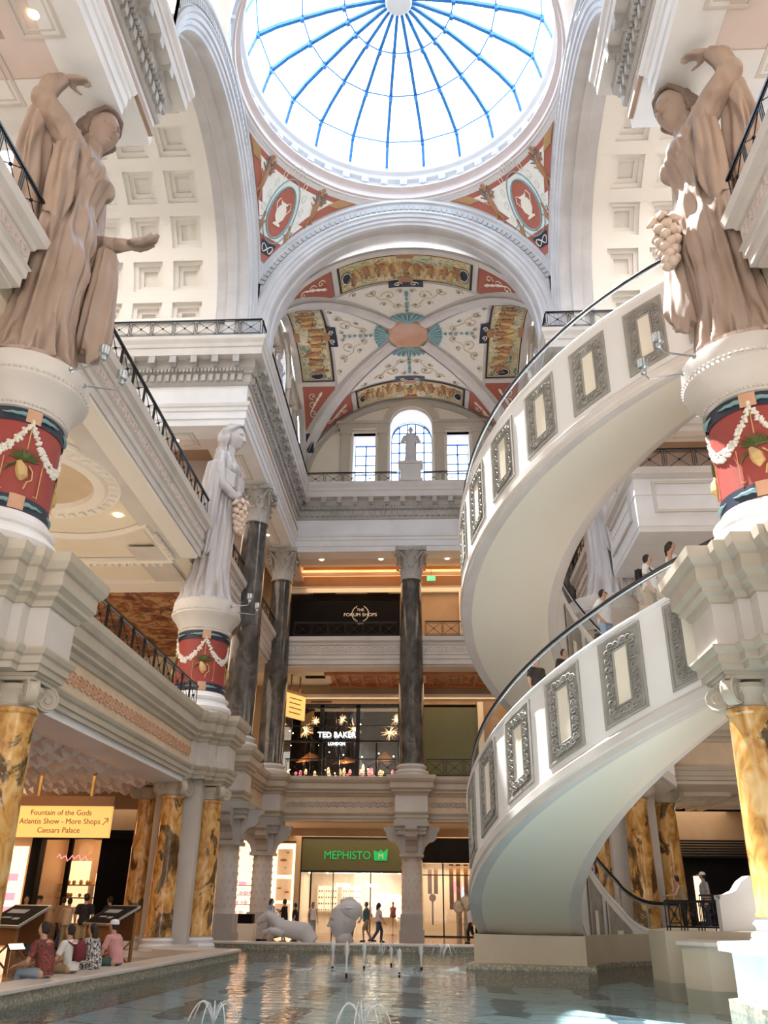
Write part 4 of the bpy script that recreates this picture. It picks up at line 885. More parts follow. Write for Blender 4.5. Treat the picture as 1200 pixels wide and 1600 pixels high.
# ------------------------------------------------------------------ spiral escalators
EX, EY, RO, RI = 9.3, 24.6, 7.2, 4.3
def zt(th, up):
    z = 5.04+(th-191)*.053
    if up: return min(z+8.25, 17.05)
    # soft flattening at the foot
    return max(1.0, z) if z > 1.5 or z < .6 else 1.0+max(0, (z-.6))**2/(1.8)
def ep(th, r, z): return (EX+r*Co(R(th)), EY+r*S(R(th)), z)
for up in (0, 1):
    wh = 2.9 if up else 2.7; T0, T1 = (93, 292) if up else (97, 285)
    t = empty('spiral_escalator', (EX, EY, 0), 0, ('upper turn of the white spiral escalator, from the second to the third floor' if up else 'lower turn of the white spiral escalator rising out of the pool'), 'escalator')
    ths = [T0+(T1-T0)*i/90 for i in range(91)]
    def sw(prof, clampz=None, t0=T0, t1=T1, n_=90):
        b = MB(); P = len(prof); vs = []
        for i in range(n_+1):
            th = t0+(t1-t0)*i/n_; z0 = zt(th, up)
            for r, h in prof:
                z = z0+h
                if clampz is not None: z = max(z, clampz)
                x, y, z = ep(th, r, z); vs.append((x-EX, y-EY, z))
        b.add(vs, [(i*P+j, i*P+j+1, (i+1)*P+j+1, (i+1)*P+j) for i in range(n_) for j in range(P-1)])
        b.f += [tuple(range(P))[::-1], tuple(n_*P+j for j in range(P))]; return b
    cz = None if up else .9
    pw = [(RO-.22, -.3), (RO-.22, 0), (RO+.02, 0), (RO+.05, -.05), (RO+.02, -.12), (RO, -.13)]
    sw(pw+[(RO, -wh+.45), (RO-.2, -wh+.45)], cz if cz is None else .9).build('outer_wall', 'esc_white', t, 'auto')
    sw([(RO-.1, -wh+.46), (RO, -wh+.46), (RO+.02, -wh+.44), (RO+.07, -wh+.38), (RO+.07, -wh+.2), (RO+.02, -wh+.16), (RO+.02, -wh+.02), (RO-.08, -wh), (RO-.3, -wh+.02)], cz).build('outer_edge_moulding', 'stone', t, 'auto')
    sw([(RO-.25, -wh+.02), ((RO+RI)/2, -wh-.05), (RI+.25, -wh+.02)], cz).build('soffit', 'esc_soffit', t, True)
    sw([(RI+.3, -wh+.02), (RI+.1, -wh-.02), (RI-.02, -wh+.03), (RI-.03, -wh+.2), (RI+.02, -wh+.3), (RI+.02, -wh+.4)], cz if up else .9).build('inner_edge_moulding', 'stone', t, 'auto')
    sw([(RI+.2, -.3), (RI+.2, 0), (RI-.02, 0), (RI-.02, -.1), (RI, -.12), (RI, -wh+.38)], None if up else -.25).build('inner_wall', 'esc_white', t, 'auto')
    b = MB()   # steps
    th = T0+1
    while th < T1-2:
        z = zt(th, up)-.12
        b.grid(lambda u, v: tuple(a-c for a, c in zip(ep(th+2.6*u, 4.95+1.7*v, z), (EX, EY, 0))), 1, 1)
        z2 = zt(th+2.6, up)-.12
        b.add([tuple(a-c for a, c in zip(ep(th+2.6, r, zz), (EX, EY, 0))) for r, zz in ((4.95, z), (6.65, z), (6.65, z2), (4.95, z2))], [(0, 1, 2, 3)]); th += 2.6
    b.build('steps', 'steel', t)
    sw([(4.45, -.3), (4.45, -.06), (4.95, -.06), (4.95, -.32)]).build('skirt', 'steel', t); sw([(6.65, -.32), (6.65, -.06), (7.1, -.06), (7.1, -.3)]).build('skirt', 'steel', t)
    for r in (RI+.12, RO-.14):
        g = T1-(14 if not up else 8)
        sw([(r, .0), (r, .72)], None, T0+2, g).build('glass_balustrade', 'glass', t, True)
        MB().tube([tuple(a-c for a, c in zip(ep(T0+1+(g-T0)*i/80, r, zt(T0+1+(g-T0)*i/80, up)+.76), (EX, EY, 0))) for i in range(81)], .055, 8).build('handrail', 'rubber', t, True)
        MB().tube([tuple(a-c for a, c in zip(ep(T0+1+(g-T0)*i/80, r, zt(T0+1+(g-T0)*i/80, up)+.70), (EX, EY, 0))) for i in range(81)], .035, 6).build('rail_track', 'steel', t, True)
    # carved panels on the outer face
    def pe(a, h, off, th0):   # a: degrees from panel centre
        th = th0+a; x, y, z = ep(th, RO+off, zt(th0, up)+.053*a+h); return (x-EX, y-EY, z-zt(th0, up)+0)
    first = None
    hb, ht = -wh+.6, -wh+.6+1.92
    for k in range(8):
        th0 = 187.2+12.4*k-12.4*0
        if up and k == 7: pass
        zc = zt(th0, up)
        if first is None:
            b = MB(); W_ = 4.1
            def band(b, k0, k1, o0, o1, nu=10):
                # rectangular ring between inset k0 and k1 (metres)
                def ring(kk, off):
                    dg = math.degrees(kk/RO); a0, a1, h0, h1 = -W_+dg, W_-dg, hb+kk, ht-kk
                    pts = [(a0+(a1-a0)*i/nu, h0) for i in range(nu)]+[(a1, h0+(h1-h0)*i/nu) for i in range(nu)]+[(a1-(a1-a0)*i/nu, h1) for i in range(nu)]+[(a0, h1-(h1-h0)*i/nu) for i in range(nu)]
                    return [pe(a, h, off, th0) for a, h in pts]
                q0, q1 = ring(k0, o0), ring(k1, o1); n_ = len(q0)
                b.add(q0+q1, [(i, (i+1) % n_, n_+(i+1) % n_, n_+i) for i in range(n_)])
            for q in ((0, .0, .0, .05), (0, .05, .05, .05), (.05, .08, .05, .02), (.08, .12, .02, .02), (.31, .33, .02, .05), (.33, .36, .05, .03), (.36, .37, .03, .01)): band(b, *q)
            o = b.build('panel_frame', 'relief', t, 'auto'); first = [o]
            b = MB(); band(b, .12, .31, .012, .012)
            dg = math.degrees(.215/RO); 
            def side(p0, p1, n_):
                for i in range(n_):
                    u = (i+.5)/n_; ca = p0[0]+(p1[0]-p0[0])*u; ch = p0[1]+(p1[1]-p0[1])*u; sg = 1 if i % 2 else -1
                    pts = [pe(ca+math.degrees(.088*(1-.8*j/13)*Co(j*.75*sg)/RO), ch+.088*(1-.8*j/13)*S(j*.75*sg), .045, th0) for j in range(14)]
                    b.tube(pts, .021, 4)
                    for j in range(4):
                        an = PI/4+j*PI/2; b.tube([pe(ca+math.degrees(.085*Co(an)/RO), ch+.085*S(an), .03, th0), pe(ca+math.degrees(.115*Co(an+.3)/RO), ch+.115*S(an+.3), .035, th0)], [.025, .006], 4)
            a0, a1, h0, h1 = -W_+dg, W_-dg, hb+.215, ht-.215
            side((a0, h0), (a1, h0), 4); side((a1, h0), (a1, h1), 8); side((a1, h1), (a0, h1), 4); side((a0, h1), (a0, h0), 8)
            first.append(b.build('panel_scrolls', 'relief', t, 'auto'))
            dg = math.degrees(.37/RO); b = MB().grid(lambda u, v: pe(-W_+dg+(2*W_-2*dg)*u, hb+.37+(ht-hb-.74)*v, .012, th0), 6, 1); first.append(b.build('panel_field', 'esc_soffit', t, True))
            for f_ in first: f_.location.z = zc
            fz = zc; pc = first
        else:
            d = R(th0-187.2); par = t
            for f_ in first:
                c = f_.copy(); col.objects.link(c); c.parent = t; c.rotation_euler.z = d; c.location.z = zc
    # angular panels carved into the inner face
    b = MB(); b2 = MB(); b3 = MB()
    def pin(th, h, off): x, y, z = ep(th, RI-off, h); return (x-EX, y-EY, z)
    q0 = zt(120, up)
    for a0, a1 in (((122, 137), (139.5, 152)) if not up else ((120, 134), (137, 151))):
        lo = .45 if not up else 0
        zl = lambda th: (.42 if not up else zt(th, up)-wh+.55); zh = lambda th: zt(th, up)-.35
        b.grid(lambda u, v: pin(a0+(a1-a0)*u, zl(a0+(a1-a0)*u)+(zh(a0+(a1-a0)*u)-zl(a0+(a1-a0)*u))*v, .03), 6, 3)
        m0, m1 = a0+(a1-a0)*.38, a0+(a1-a0)*.62
        b2.grid(lambda u, v: pin(m0+(m1-m0)*u, zl(m0)+.05+(zh(m0)-zl(m0))*.6*v, .06), 2, 2)
        for e0, e1 in ((a0, a0+.9), (a1-.9, a1)): b3.grid(lambda u, v: pin(e0+(e1-e0)*u, zl(e0)+(zh(e0)-zl(e0))*v, .07), 1, 2)
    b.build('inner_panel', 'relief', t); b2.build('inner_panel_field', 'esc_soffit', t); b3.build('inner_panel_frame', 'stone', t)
    if not up:
        pl = [tuple(ep(th, RO+.06, 0)[:2]) for th in range(100, 172, 4)]+[tuple(ep(th, RI-.08, 0)[:2]) for th in range(171, 99, -4)]
        b = MB().poly([(x-EX, y-EY) for x, y in pl], -.29, .92); b.build('foot', 'foot_stone', t)
        pl2 = [(EX-EX+(RO+.2)*Co(R(th)), (RO+.2)*S(R(th))) for th in range(98, 176, 4)]+[((RI-.3)*Co(R(th)), (RI-.3)*S(R(th))) for th in range(175, 97, -4)]
        MB().poly(pl2, -.295, .22).build('foot_mosaic', 'mosaic', t)
        b = MB()
        for th in (112, 125, 140): 
            for r in (RI+.12,): b.obox((r*Co(R(th)), r*S(R(th))), (Co(R(th)), S(R(th))), .02, .02, zt(th, 0), zt(th, 0)+.72)
        b.build('rail_post', 'steel', t)
# raised walk, stone basins and rail at the foot of the escalator
m = MB().poly([(8.3, 28.9), (22, 28.9), (22, 38), (8.9, 38), (8.9, 31.9)], -.29, .92); struct('floor', m, 'foot_stone')
m = MB().poly([(8.2, 28.84), (13, 28.84), (13, 29.2), (8.2, 29.2)], .86, .98); struct('trim_25', m, 'stone')
MBX = MB().poly([(6.45, 20.7), (6.8, 20.0), (9.0, 19.6), (11.5, 19.6), (11.5, 21.6), (7.0, 21.6)], -.29, .92)
o = struct('wall_basin', MBX, 'foot_stone'); MB().poly([(6.35, 20.7), (6.75, 19.9), (9.0, 19.5), (11.6, 19.5), (11.6, 21.7), (6.95, 21.7)], .92, 1.0).build('coping', 'rim_top', o)
oc = lambda r, e=.42: [(8+a*r, NP-.0+b*r) for a, b in ((-1, -e), (-e, -1), (e, -1), (1, -e), (1, e), (e, 1), (-e, 1), (-1, e))]
o = struct('wall_plinth', MB().poly(oc(1.75), -.29, .98), 'white_stone'); MB().poly(oc(1.95), .98, 1.12).build('coping', 'white_stone', o); MB().poly(oc(1.9), -.29, .25).build('foot', 'mosaic', o)
t = empty('balustrade_scroll_wall', (7.88, 22.4, 0), 0, 'white stone end wall swept up in a curve beside the near right yellow column', 'wall')
pf = [(0, 1.16), (0, 1.84), (.2, 1.86), (.4, 1.95), (.56, 2.15), (.75, 2.27), (1.1, 2.30), (2.0, 2.2), (2.0, 1.16)]
MB().add([(x, y, z) for y in (-.15, .15) for x, z in pf], [tuple(range(9))[::-1], tuple(range(9, 18))]+[(i, (i+1) % 9, 9+(i+1) % 9, 9+i) for i in range(9)]).build('panel', 'white_stone', t)
cp = pf[1:8]; MB().add([(x, y, z+dz) for dz in (0, .09) for y in (-.24, .24) for x, z in cp], [(i, i+1, 7+i+1, 7+i) for i in range(6)]+[(14+i, 14+i+1, 21+i+1, 21+i) for i in range(6)]+[(i, i+1, 15+i, 14+i) for i in range(6)]+[(7+i, 8+i, 22+i, 21+i) for i in range(6)]).build('coping', 'white_stone', t)
struct('wall_basin', MB().poly([(6.45, 22.0), (11.6, 22.0), (11.6, 28.83), (9.1, 28.83), (7.9, 26.9), (6.35, 23.2)], -.29, 1.15), 'foot_stone')
railing((6.6, 22.3), (7.8, 22.3), 1.16, 'black iron railing at the edge of the stone basin beside the escalator foot', h=.64, step=.4)
railing((9.2, 28.5), (12.5, 28.5), 1.16, 'black iron railing on the raised walk behind the basin', h=.85)
# ------------------------------------------------------------------ sculpture
def blob(b, name, mat, parent=None, voxel=.04, smooth=2):
    me = bpy.data.meshes.new(name); me.from_pydata(b.v, [], b.f)
    bm = bmesh.new(); bm.from_mesh(me); bmesh.ops.recalc_face_normals(bm, faces=bm.faces); bm.to_mesh(me); bm.free()
    o = bpy.data.objects.new(name, me); col.objects.link(o)
    r = o.modifiers.new('r', 'REMESH'); r.mode = 'VOXEL'; r.voxel_size = voxel
    if smooth: q = o.modifiers.new('s', 'SMOOTH'); q.iterations = smooth; q.factor = .5
    dg = bpy.context.evaluated_depsgraph_get(); dg.update(); m2 = bpy.data.meshes.new_from_object(o.evaluated_get(dg))
    bpy.data.objects.remove(o); bpy.data.meshes.remove(me)
    m2.name = name; m2.materials.clear(); m2.materials.append(M[mat]); m2.polygons.foreach_set('use_smooth', [True]*len(m2.polygons))
    o = bpy.data.objects.new(name, m2); col.objects.link(o)
    if parent: o.parent = parent
    return o
def gs(x, s): return math.exp(-(x/s)**2)
def head(b, c, k, tilt=0, turn=0, nu=44, nv=34, male=False):
    # k: half height of the head; faces +x
    vs = []; ct, st, cu, su = Co(tilt), S(tilt), Co(turn), S(turn)
    for j in range(nv+1):
        t = PI*j/nv
        for i in range(nu):
            a = 2*PI*i/nu; x, y, z = S(t)*Co(a), S(t)*S(a), Co(t)
            jaw = 1-.34*max(0, -z)**1.6; fy = y*.64*jaw; fx = x*(.80 if x < 0 else .74); fz = z
            if x < 0 and z < -.3: fx *= 1-.5*min(1, (-z-.3)/.7)
            if x > 0:
                w_ = min(1, x*2.2); yy = fy; e = 0
                e += .23*gs(yy, .10)*max(0, min(1, (.26-z)/.40))*(1 if z > -.16 else max(0, 1-(-.16-z)/.08))
                e += .07*gs(z-.27, .09)*gs(yy, .42)-.17*(gs(yy-.23, .12)+gs(yy+.23, .12))*gs(z-.12, .085)
                e += .07*(gs(yy-.23, .09)+gs(yy+.23, .09))*gs(z-.11, .045)
                e += .095*gs(yy, .15)*(gs(z+.335, .035)+gs(z+.425, .04))-.05*gs(yy, .17)*gs(z+.38, .02)+.085*gs(yy, .17)*gs(z+.63, .12)+.04*(gs(yy-.33, .16)+gs(yy+.33, .16))*gs(z+.1, .18)
                fx += e*w_
            fx, fz = fx*ct+fz*st, -fx*st+fz*ct; fx, fy = fx*cu-fy*su, fx*su+fy*cu
            vs.append((c[0]+fx*k, c[1]+fy*k, c[2]+fz*k))
    b.add(vs, [(j*nu+i, (j+1)*nu+i, (j+1)*nu+(i+1) % nu, j*nu+(i+1) % nu) for j in range(nv) for i in range(nu)])
    for sg in (-1, 1):
        y = sg*.62; p = Vector((-.05, y, .02)); p = Vector((p.x*cu-p.y*su, p.x*su+p.y*cu, p.z)); b.ball((c[0]+p.x*k, c[1]+p.y*k, c[2]+p.z*k), (.09*k, .05*k, .15*k), 8, 6)
def hair(c, k, wav=10, long_=0, tilt=0, turn=0, bun=True):
    b = MB(); nu, nv = 72, 44; cu, su = Co(turn), S(turn); ct, st = Co(tilt), S(tilt)
    def q(x, y, z):
        x, z = x*ct+z*st, -x*st+z*ct; x, y = x*cu-y*su, x*su+y*cu; return (c[0]+x*k, c[1]+y*k, c[2]+z*k)
    vs = []
    for j in range(nv+1):
        t = PI*j/nv
        for i in range(nu):
            a = 2*PI*i/nu; x, y, z = S(t)*Co(a), S(t)*S(a), Co(t); ph = math.atan2(z, abs(y)+.001)
            g = 1+.045*S(wav*ph*1.6+5*x)+.025*S(wav*2.3*ph-6*x)
            vs.append(q(-.30+x*.72*g, y*.73*g, .20+z*.90*g*(.74 if z < 0 else 1)))
    b.add(vs, [(j*nu+i, (j+1)*nu+i, (j+1)*nu+(i+1) % nu, j*nu+(i+1) % nu) for j in range(nv) for i in range(nu)])
    if bun: b.ball(q(-1.0, 0, .1), .34*k, 14, 10)
    for sg in (-1, 1):
        for n_ in range(5):
            b.tube([q(.46-.1*n_, sg*.03, .98-.01*n_), q(.40-.16*n_, sg*.42, .84-.04*n_), q(.14-.18*n_, sg*.66, .46-.05*n_), q(-.18-.18*n_, sg*.68, .06-.06*n_)], [.08*k, .11*k, .12*k, .08*k], 7)
        if long_:
            for n_ in range(4): b.tube([q(.0-.2*n_, sg*.62, .1)]+[q(-.1-.18*n_+.09*S(i*1.5+n_), sg*(.62+.09*S(i*1.2)), -.1-long_*i/6) for i in range(1, 7)], [.1*k, .14*k, .14*k, .13*k, .11*k, .08*k, .03*k], 7)
    return b
def hand(b, w_, d, n_, L, curl=.5, th=1):
    w_, d, n_ = Vector(w_), Vector(d).normalized(), Vector(n_).normalized(); n_ = (n_-d*n_.dot(d)).normalized(); s_ = d.cross(n_)*th
    for i, o in enumerate((-.17, -.055, .06, .17)):
        p0 = w_+s_*o*L*.7; p1 = w_+d*L*(.46-.03*abs(i-1))+s_*o*L; b.tube([w_+s_*o*L*.4-d*L*.05, p0+d*L*.1, p1], [.10*L, .105*L, .082*L], 8)
        f = p1; an = curl*.35; ln = (.20, .24, .22, .17)[3-i] if th > 0 else (.20, .24, .22, .17)[3-i]
        pts = [f]
        for kseg, m_ in enumerate((1, .75, .6)):
            f = f+(d*Co(an)+n_*S(an))*ln*L*m_; pts.append(f); an += curl*.8
        b.tube(pts, [.066*L, .060*L, .052*L, .038*L], 7)
    p = w_+s_*.17*L+d*.05*L; b.tube([p, p+(d*.5+s_*.6+n_*.2)*.22*L, p+(d*.85+s_*.62+n_*.45)*.36*L, p+(d*1.1+s_*.55+n_*.6)*.46*L], [.09*L, .085*L, .068*L, .048*L], 7)
def loft(b, sec, fold, n=96, m=110, cap=True, hem=0):
    zs = [s_[0] for s_ in sec]; z0, z1 = zs[0], zs[-1]; vs = []
    for j in range(m+1):
        z = z0+(z1-z0)*j/m; i = max(k for k in range(len(zs)) if zs[k] <= z+1e-9); i = min(i, len(zs)-2); u = (z-zs[i])/(zs[i+1]-zs[i]); u = u*u*(3-2*u)*.5+u*.5
        v = [sec[i][k]+(sec[i+1][k]-sec[i][k])*u for k in range(1, 5)]
        for i2 in range(n):
            a = 2*PI*i2/n; g = 1+fold(a, z); vs.append((v[0]+v[2]*g*Co(a), v[1]+v[3]*g*S(a), z+hem*(S(3*a+1)+.6*S(7*a)+1.4*Co(a-2))*max(0, 1-(z-z0)/1.6)))
    fs = [(j*n+i, j*n+(i+1) % n, (j+1)*n+(i+1) % n, (j+1)*n+i) for j in range(m) for i in range(n)]
    if cap: fs += [tuple(range(n))[::-1], tuple(m*n+i for i in range(n))]
    return b.add(vs, fs)
def lerp(tab, z):
    for (a, x), (b_, y) in zip(tab, tab[1:]):
        if z <= b_: return x+(y-x)*max(0, (z-a))/(b_-a)
    return tab[-1][1]
def grapes(c, L, r, n_=30):
    b = MB(); rnd = random.Random(9)
    for i in range(n_):
        u = i/n_; rr = .8*r*2.6*(1-.72*u)*(.6+.4*min(1, u*5)); a = i*2.4; b.ball((c[0]+rr*Co(a), c[1]+rr*S(a), c[2]-L*u), r, 10, 7)
    for k in range(5):
        a = k*1.3; b.tube([(c[0], c[1], c[2]+.1), (c[0]+.25*Co(a), c[1]+.25*S(a), c[2]+.16), (c[0]+.42*Co(a), c[1]+.42*S(a), c[2]-.02)], [.06, .14, .03], 5)
    return b
def statue(name, loc, sx, mat, hairmat, variant, lab):
    t = empty(name, loc, 0, lab, 'statue'); b = MB()
    amp = [(0, .15), (1.5, .13), (3.2, .095), (4.6, .07), (5.6, .055), (6.4, .04), (7, .004)]
    def fold(a, z):
        f = (1.5*abs(S(6.5*a+.5*S(1.1*z)+.35*z))-.9)+.45*S(15*a-.8*z)+.25*S(27*a+1.3*z)
        g = (.085 if variant != 'calm' else .025)*S(4.6*z+2.2*a+1.5*S(a))*gs(z-3.6, 1.5)
        kn = .10*gs(((a+.45+PI) % (2*PI))-PI, .5)*gs(z-2.7, .8)+.05*gs(((a+.45+PI) % (2*PI))-PI, .35)*gs(z-1.4, 1.2)
        return lerp(amp, z)*(f+.5*(1-2*abs(S(9.5*a+.9*S(z*.8)))**.5))+g+kn
    loft(b, [(0, -.08, 0, 1.12, 1.06), (.35, -.05, 0, .98, .95), (1.4, .0, 0, .74, .76), (2.6, .06, 0, .72, .72), (3.7, .06, 0, .78, .86), (4.4, .08, 0, .70, .80), (5.05, .14, 0, .54, .64), (5.5, .2, 0, .58, .68), (6.0, .27, 0, .66, .76), (6.4, .22, 0, .54, .86), (6.72, .18, 0, .40, .84), (6.92, .2, 0, .27, .42), (7.05, .22, 0, .22, .24)], fold)
    for sg in (-1, 1): b.ball((.62, sg*.33, 6.0), (.34, .33, .34), 16, 12)
    b.tube([(.22, 0, 6.7), (.28, 0, 7.0), (.36, 0, 7.5)], [.34, .27, .27], 14)
    hc, hk = (.44, 0, 7.77), .66; hturn = -.2 if variant == 'calm' else -.45
    hd_ = MB(); head(hd_, hc, hk, .15, hturn, 90, 76); hd_.build('head', mat+'_smooth', t, True)
    cloth = []
    def arm(p, r): b.tube(p, r, 14); [b.ball(q, rr*1.0, 12, 8) for q, rr in zip(p[:-1], r)]
    if variant != 'calm':
        arm([(.15, -.72, 6.5), (-.1, -1.15, 6.85), (-.42, -1.5, 7.3), (-.28, -1.5, 7.8), (-.1, -1.35, 8.15)], [.36, .35, .31, .27, .18]); hand(b, (-.05, -1.32, 8.22), (.85, .3, .15), (0, 0, -1), .66, .4, 1)
        if variant == 'reach':
            arm([(.2, .72, 6.5), (.25, .98, 5.5), (.4, .9, 4.75), (.95, .72, 4.5), (1.5, .55, 4.35)], [.32, .28, .25, .23, .15]); hand(b, (1.55, .53, 4.33), (1, -.15, .0), (0, 0, 1), .85, .55, -1)
        else:
            arm([(.2, .72, 6.5), (.25, .98, 5.5), (.4, .9, 4.75), (.8, .5, 4.35), (1.15, .1, 4.05)], [.32, .28, .25, .23, .15]); hand(b, (1.18, .05, 4.02), (.3, -.4, -.8), (-.6, 0, .3), .7, 1.1, -1)
    else:
        arm([(.15, -.72, 6.5), (.2, -.98, 5.6), (.35, -.9, 5.05), (.75, -.6, 4.75), (1.0, -.42, 4.6)], [.30, .26, .23, .20, .14]); hand(b, (1.02, -.4, 4.58), (.3, .1, -.9), (-.6, .3, .3), .66, 1.0, 1)
        arm([(.15, .72, 6.5), (.1, .95, 5.6), (.2, .9, 4.9), (.6, .5, 4.8), (.95, .1, 4.9)], [.30, .26, .23, .20, .14]); hand(b, (.98, .06, 4.9), (.2, -.9, 0), (-.6, 0, 0), .62, .9, -1)
    blob(b, 'body', mat, t, .042, 1)
    blob(hair(hc, hk*1.0, 9, 1.3 if variant == 'calm' else .35, .15, hturn, variant != 'calm'), 'hair', hairmat, t, .035, 0)
    def sheet(sec, k1, k2, am, nm, ph=0):
        c = MB(); loft(c, sec, lambda a, z: am*(1.7*abs(S(k1*a+.6*S(z*1.3)+ph))-1)+am*.5*S(k2*a-z), 84, 60, hem=.16); blob(c, nm, mat, t, .04, 1)
    if variant == 'reach': sheet([(.9, 1.0, .6, .3, .34), (1.2, 1.05, .6, .36, .40), (3.0, 1.0, .62, .30, .36), (4.1, .92, .7, .25, .28), (4.45, .85, .72, .12, .12)], 3.5, 9, .17, 'hanging_cloth', 0)
    if variant == 'grapes':
        sheet([(1.2, .9, .35, .34, .32), (1.5, .95, .35, .38, .38), (2.6, .9, .4, .30, .34), (3.9, .75, .55, .30, .30), (4.3, .7, .6, .1, .1)], 3.5, 9, .2, 'hanging_cloth')
    if variant != 'calm':
        sheet([(3.6, -.55, -.55, .30, .34), (3.9, -.62, -.6, .42, .46), (5.2, -.68, -.7, .44, .46), (6.3, -.68, -.95, .38, .40), (7.0, -.55, -1.25, .26, .28), (7.25, -.5, -1.35, .1, .1)], 3, 8, .18, 'cape', 1)
        sheet([(4.15, .05, -.72, .28, .16), (4.5, .1, -.76, .36, .2), (5.8, .12, -.84, .34, .22), (6.8, .12, -.86, .28, .22), (6.95, .12, -.86, .1, .1)], 3, 8, .15, 'shoulder_fold', 2)
    else:
        sheet([(2.1, -.28, -.72, .34, .3), (2.3, -.28, -.74, .44, .36), (3.6, -.2, -.84, .42, .36), (5.0, -.05, -.95, .38, .30), (6.0, .05, -.95, .34, .3), (6.25, .08, -.9, .12, .12)], 3.5, 9, .17, 'cape', 1)
        c = MB()
        for i in range(4): c.tube([(-.25, -.85+.02*i, 5.9-.10*i), (.3, -.98, 5.75-.14*i), (.75, -.62, 5.6-.16*i), (1.0, 0, 5.55-.15*i), (.8, .6, 5.7-.12*i), (.3, .95, 5.95-.1*i)], [.1, .13, .13, .13, .12, .1], 8)
        blob(c, 'shawl', mat, t, .04, 1)
    if variant != 'reach':
        gp = (1.2, -.05, 3.85) if variant == 'grapes' else (1.12, -.38, 4.25)
        grapes(gp, 1.2, .135).build('grape_bunch', 'grape', t, True)
    MB().lathe([(0, -.02), (1.05, -.02), (1.05, .1), (.95, .14), (0, .14)], 40).build('plinth', mat, t)
    t.scale = (sx, 1, 1); return t
statue('draped_statue', (-8.0, 15.45, 12.5), 1, 'statue', 'statue_dark', 'reach', 'tall draped stone woman, one arm raised to the soffit, other hand held out')
statue('draped_statue', (8.0, 15.45, 12.5), -1, 'statue', 'statue_dark', 'grapes', 'tall draped stone statue of a woman with raised arm holding a bunch of grapes')
statue('draped_statue', (-7.95, 31.7, 12.5), 1, 'statue_white', 'statue_white', 'calm', 'paler long-haired stone statue with shawl and grapes on the farther pedestal')
statue('draped_statue', (8.3, 31.8, 12.5), -1, 'statue_white', 'statue_white', 'calm', 'pale draped statue mostly hidden behind the spiral escalator')
# ------------------------------------------------------------------ shop fronts
def wallbox(name, mat, *bx):
    m = MB()
    for b in bx: m.box(*b)
    return struct(name, m, mat)
wallbox('wall_shopfronts', 'tan', (-18, -8.45, 52, 52.3, 5.1, 5.62), (-8.45, -6.5, 51.9, 52.3, 4.85, 5.62), (-6.5, 9, 51.95, 52.3, 5.15, 5.62), (-6.85, -6.55, 51.8, 52.3, 0, 5.2), (3.5, 9, 52, 52.3, 0, 5.2), (9, 18, 52, 52.3, 0, 5.6), (-8.9, -8.4, 51.9, 52.3, 0, 5.1))
wallbox('wall_shopfronts', 'brown_wall', (-18, 18, 57, 57.4, 0, 5.62), (-18, 18, 57, 57.4, 7.9, 14.1), (-18, -8.2, 52, 52.3, 7.84, 14.1), (-8.19, 3.89, 52, 52.3, 12.9, 14.1), (3.9, 18, 52, 52.3, 7.84, 14.1), (-18, 18, 52, 52.3, 20.4, 22.4), (-18, -8.1, 52, 52.3, 15.7, 20.39), (-.85, 18, 52, 52.3, 15.7, 20.39))
wallbox('trim_26', 'cream', (-8.3, 9, 51.8, 51.99, 13.2, 13.5), (-8.3, 9, 51.7, 51.99, 20.2, 20.5), (-8.3, 9, 51.6, 51.99, 20.51, 20.6), (3.95, 4.3, 51.7, 51.99, 7.85, 13), (3.0, 3.4, 51.7, 51.99, 15.7, 20.19), (-18, 18, 50, 50.4, 21.5, 22.3))
wallbox('wall_green_panel', 'shop_green', (.6, 3.9, 51.9, 52, 7.84, 12.7))
t = empty('covered_shopfront', (-4.5, 52, 15.7), 0, 'black covered shopfront with a pale wreath emblem on the third floor', 'shopfront')
MB().box(-3.55, 3.6, -.06, .06, 0, 4.0).build('panel', 'black_wall', t)
text('lettering', 'THE', .26, (1.05, -.09, 3.35), (PI/2, 0, 0), 'white', t, .01); text('lettering', 'FORUM SHOPS', .30, (1.05, -.09, 3.02), (PI/2, 0, 0), 'white', t, .01, sx=1.1)
b = MB()
for sg in (-1, 1):
    for k in range(9):
        a = -PI/2+sg*(.35+k*.27); p = Vector((1.05+.52*Co(a), -.09, 3.1+.52*S(a))); b.tube([p, p+Vector((-sg*.14*S(a)+.04*Co(a), 0, sg*.14*Co(a)+.04*S(a)))], [.035, .008], 4)
b.build('wreath', 'white', t); text('lettering', 'LAS VEGAS' if False else 'VEGAS', .12, (1.05, -.09, 2.42), (PI/2, 0, 0), 'white', t, .01)
# shoe shop
t = empty('shoe_shop', (-3.5, 52, 0), 0, 'shoe shop with olive fascia and green lettering at pool level', 'shop')
MB().box(-3.0, 3.2, -.1, .1, 3.35, 5.05).build('fascia', 'shop_green', t)
b = MB()
for x0, x1, z0, z1 in ((-3.1, 3.2, 5.05, 5.15), (-3.12, -3.0, 0, 5.1), (-3.0, 3.2, 3.25, 3.35), (-2.45, -2.36, 0, 3.3), (-1.15, -1.1, 0, 3.3), (1.0, 1.05, 0, 3.3)): b.box(x0, x1, -.14, .04, z0, z1)
b.build('frame', 'iron', t)
text('lettering', 'MEPHISTO', .62, (-.35, -.12, 4.15), (PI/2, 0, 0), 'text_green', t, .03, sx=.95)
b = MB(); pts = [(1.22, 3.9), (1.95, 3.9), (2.0, 4.55), (1.75, 4.35), (1.6, 4.5), (1.45, 4.35), (1.17, 4.45)]
b.add([(x, y, z) for y in (-.16, -.12) for x, z in pts], [tuple(range(7)), tuple(range(7, 14))[::-1]]+[(i, (i+1) % 7, 7+(i+1) % 7, 7+i) for i in range(7)]); b.build('emblem', 'text_green', t)
text('emblem_letter', 'M', .4, (1.6, -.18, 4.12), (PI/2, 0, 0), 'white', t, .01)
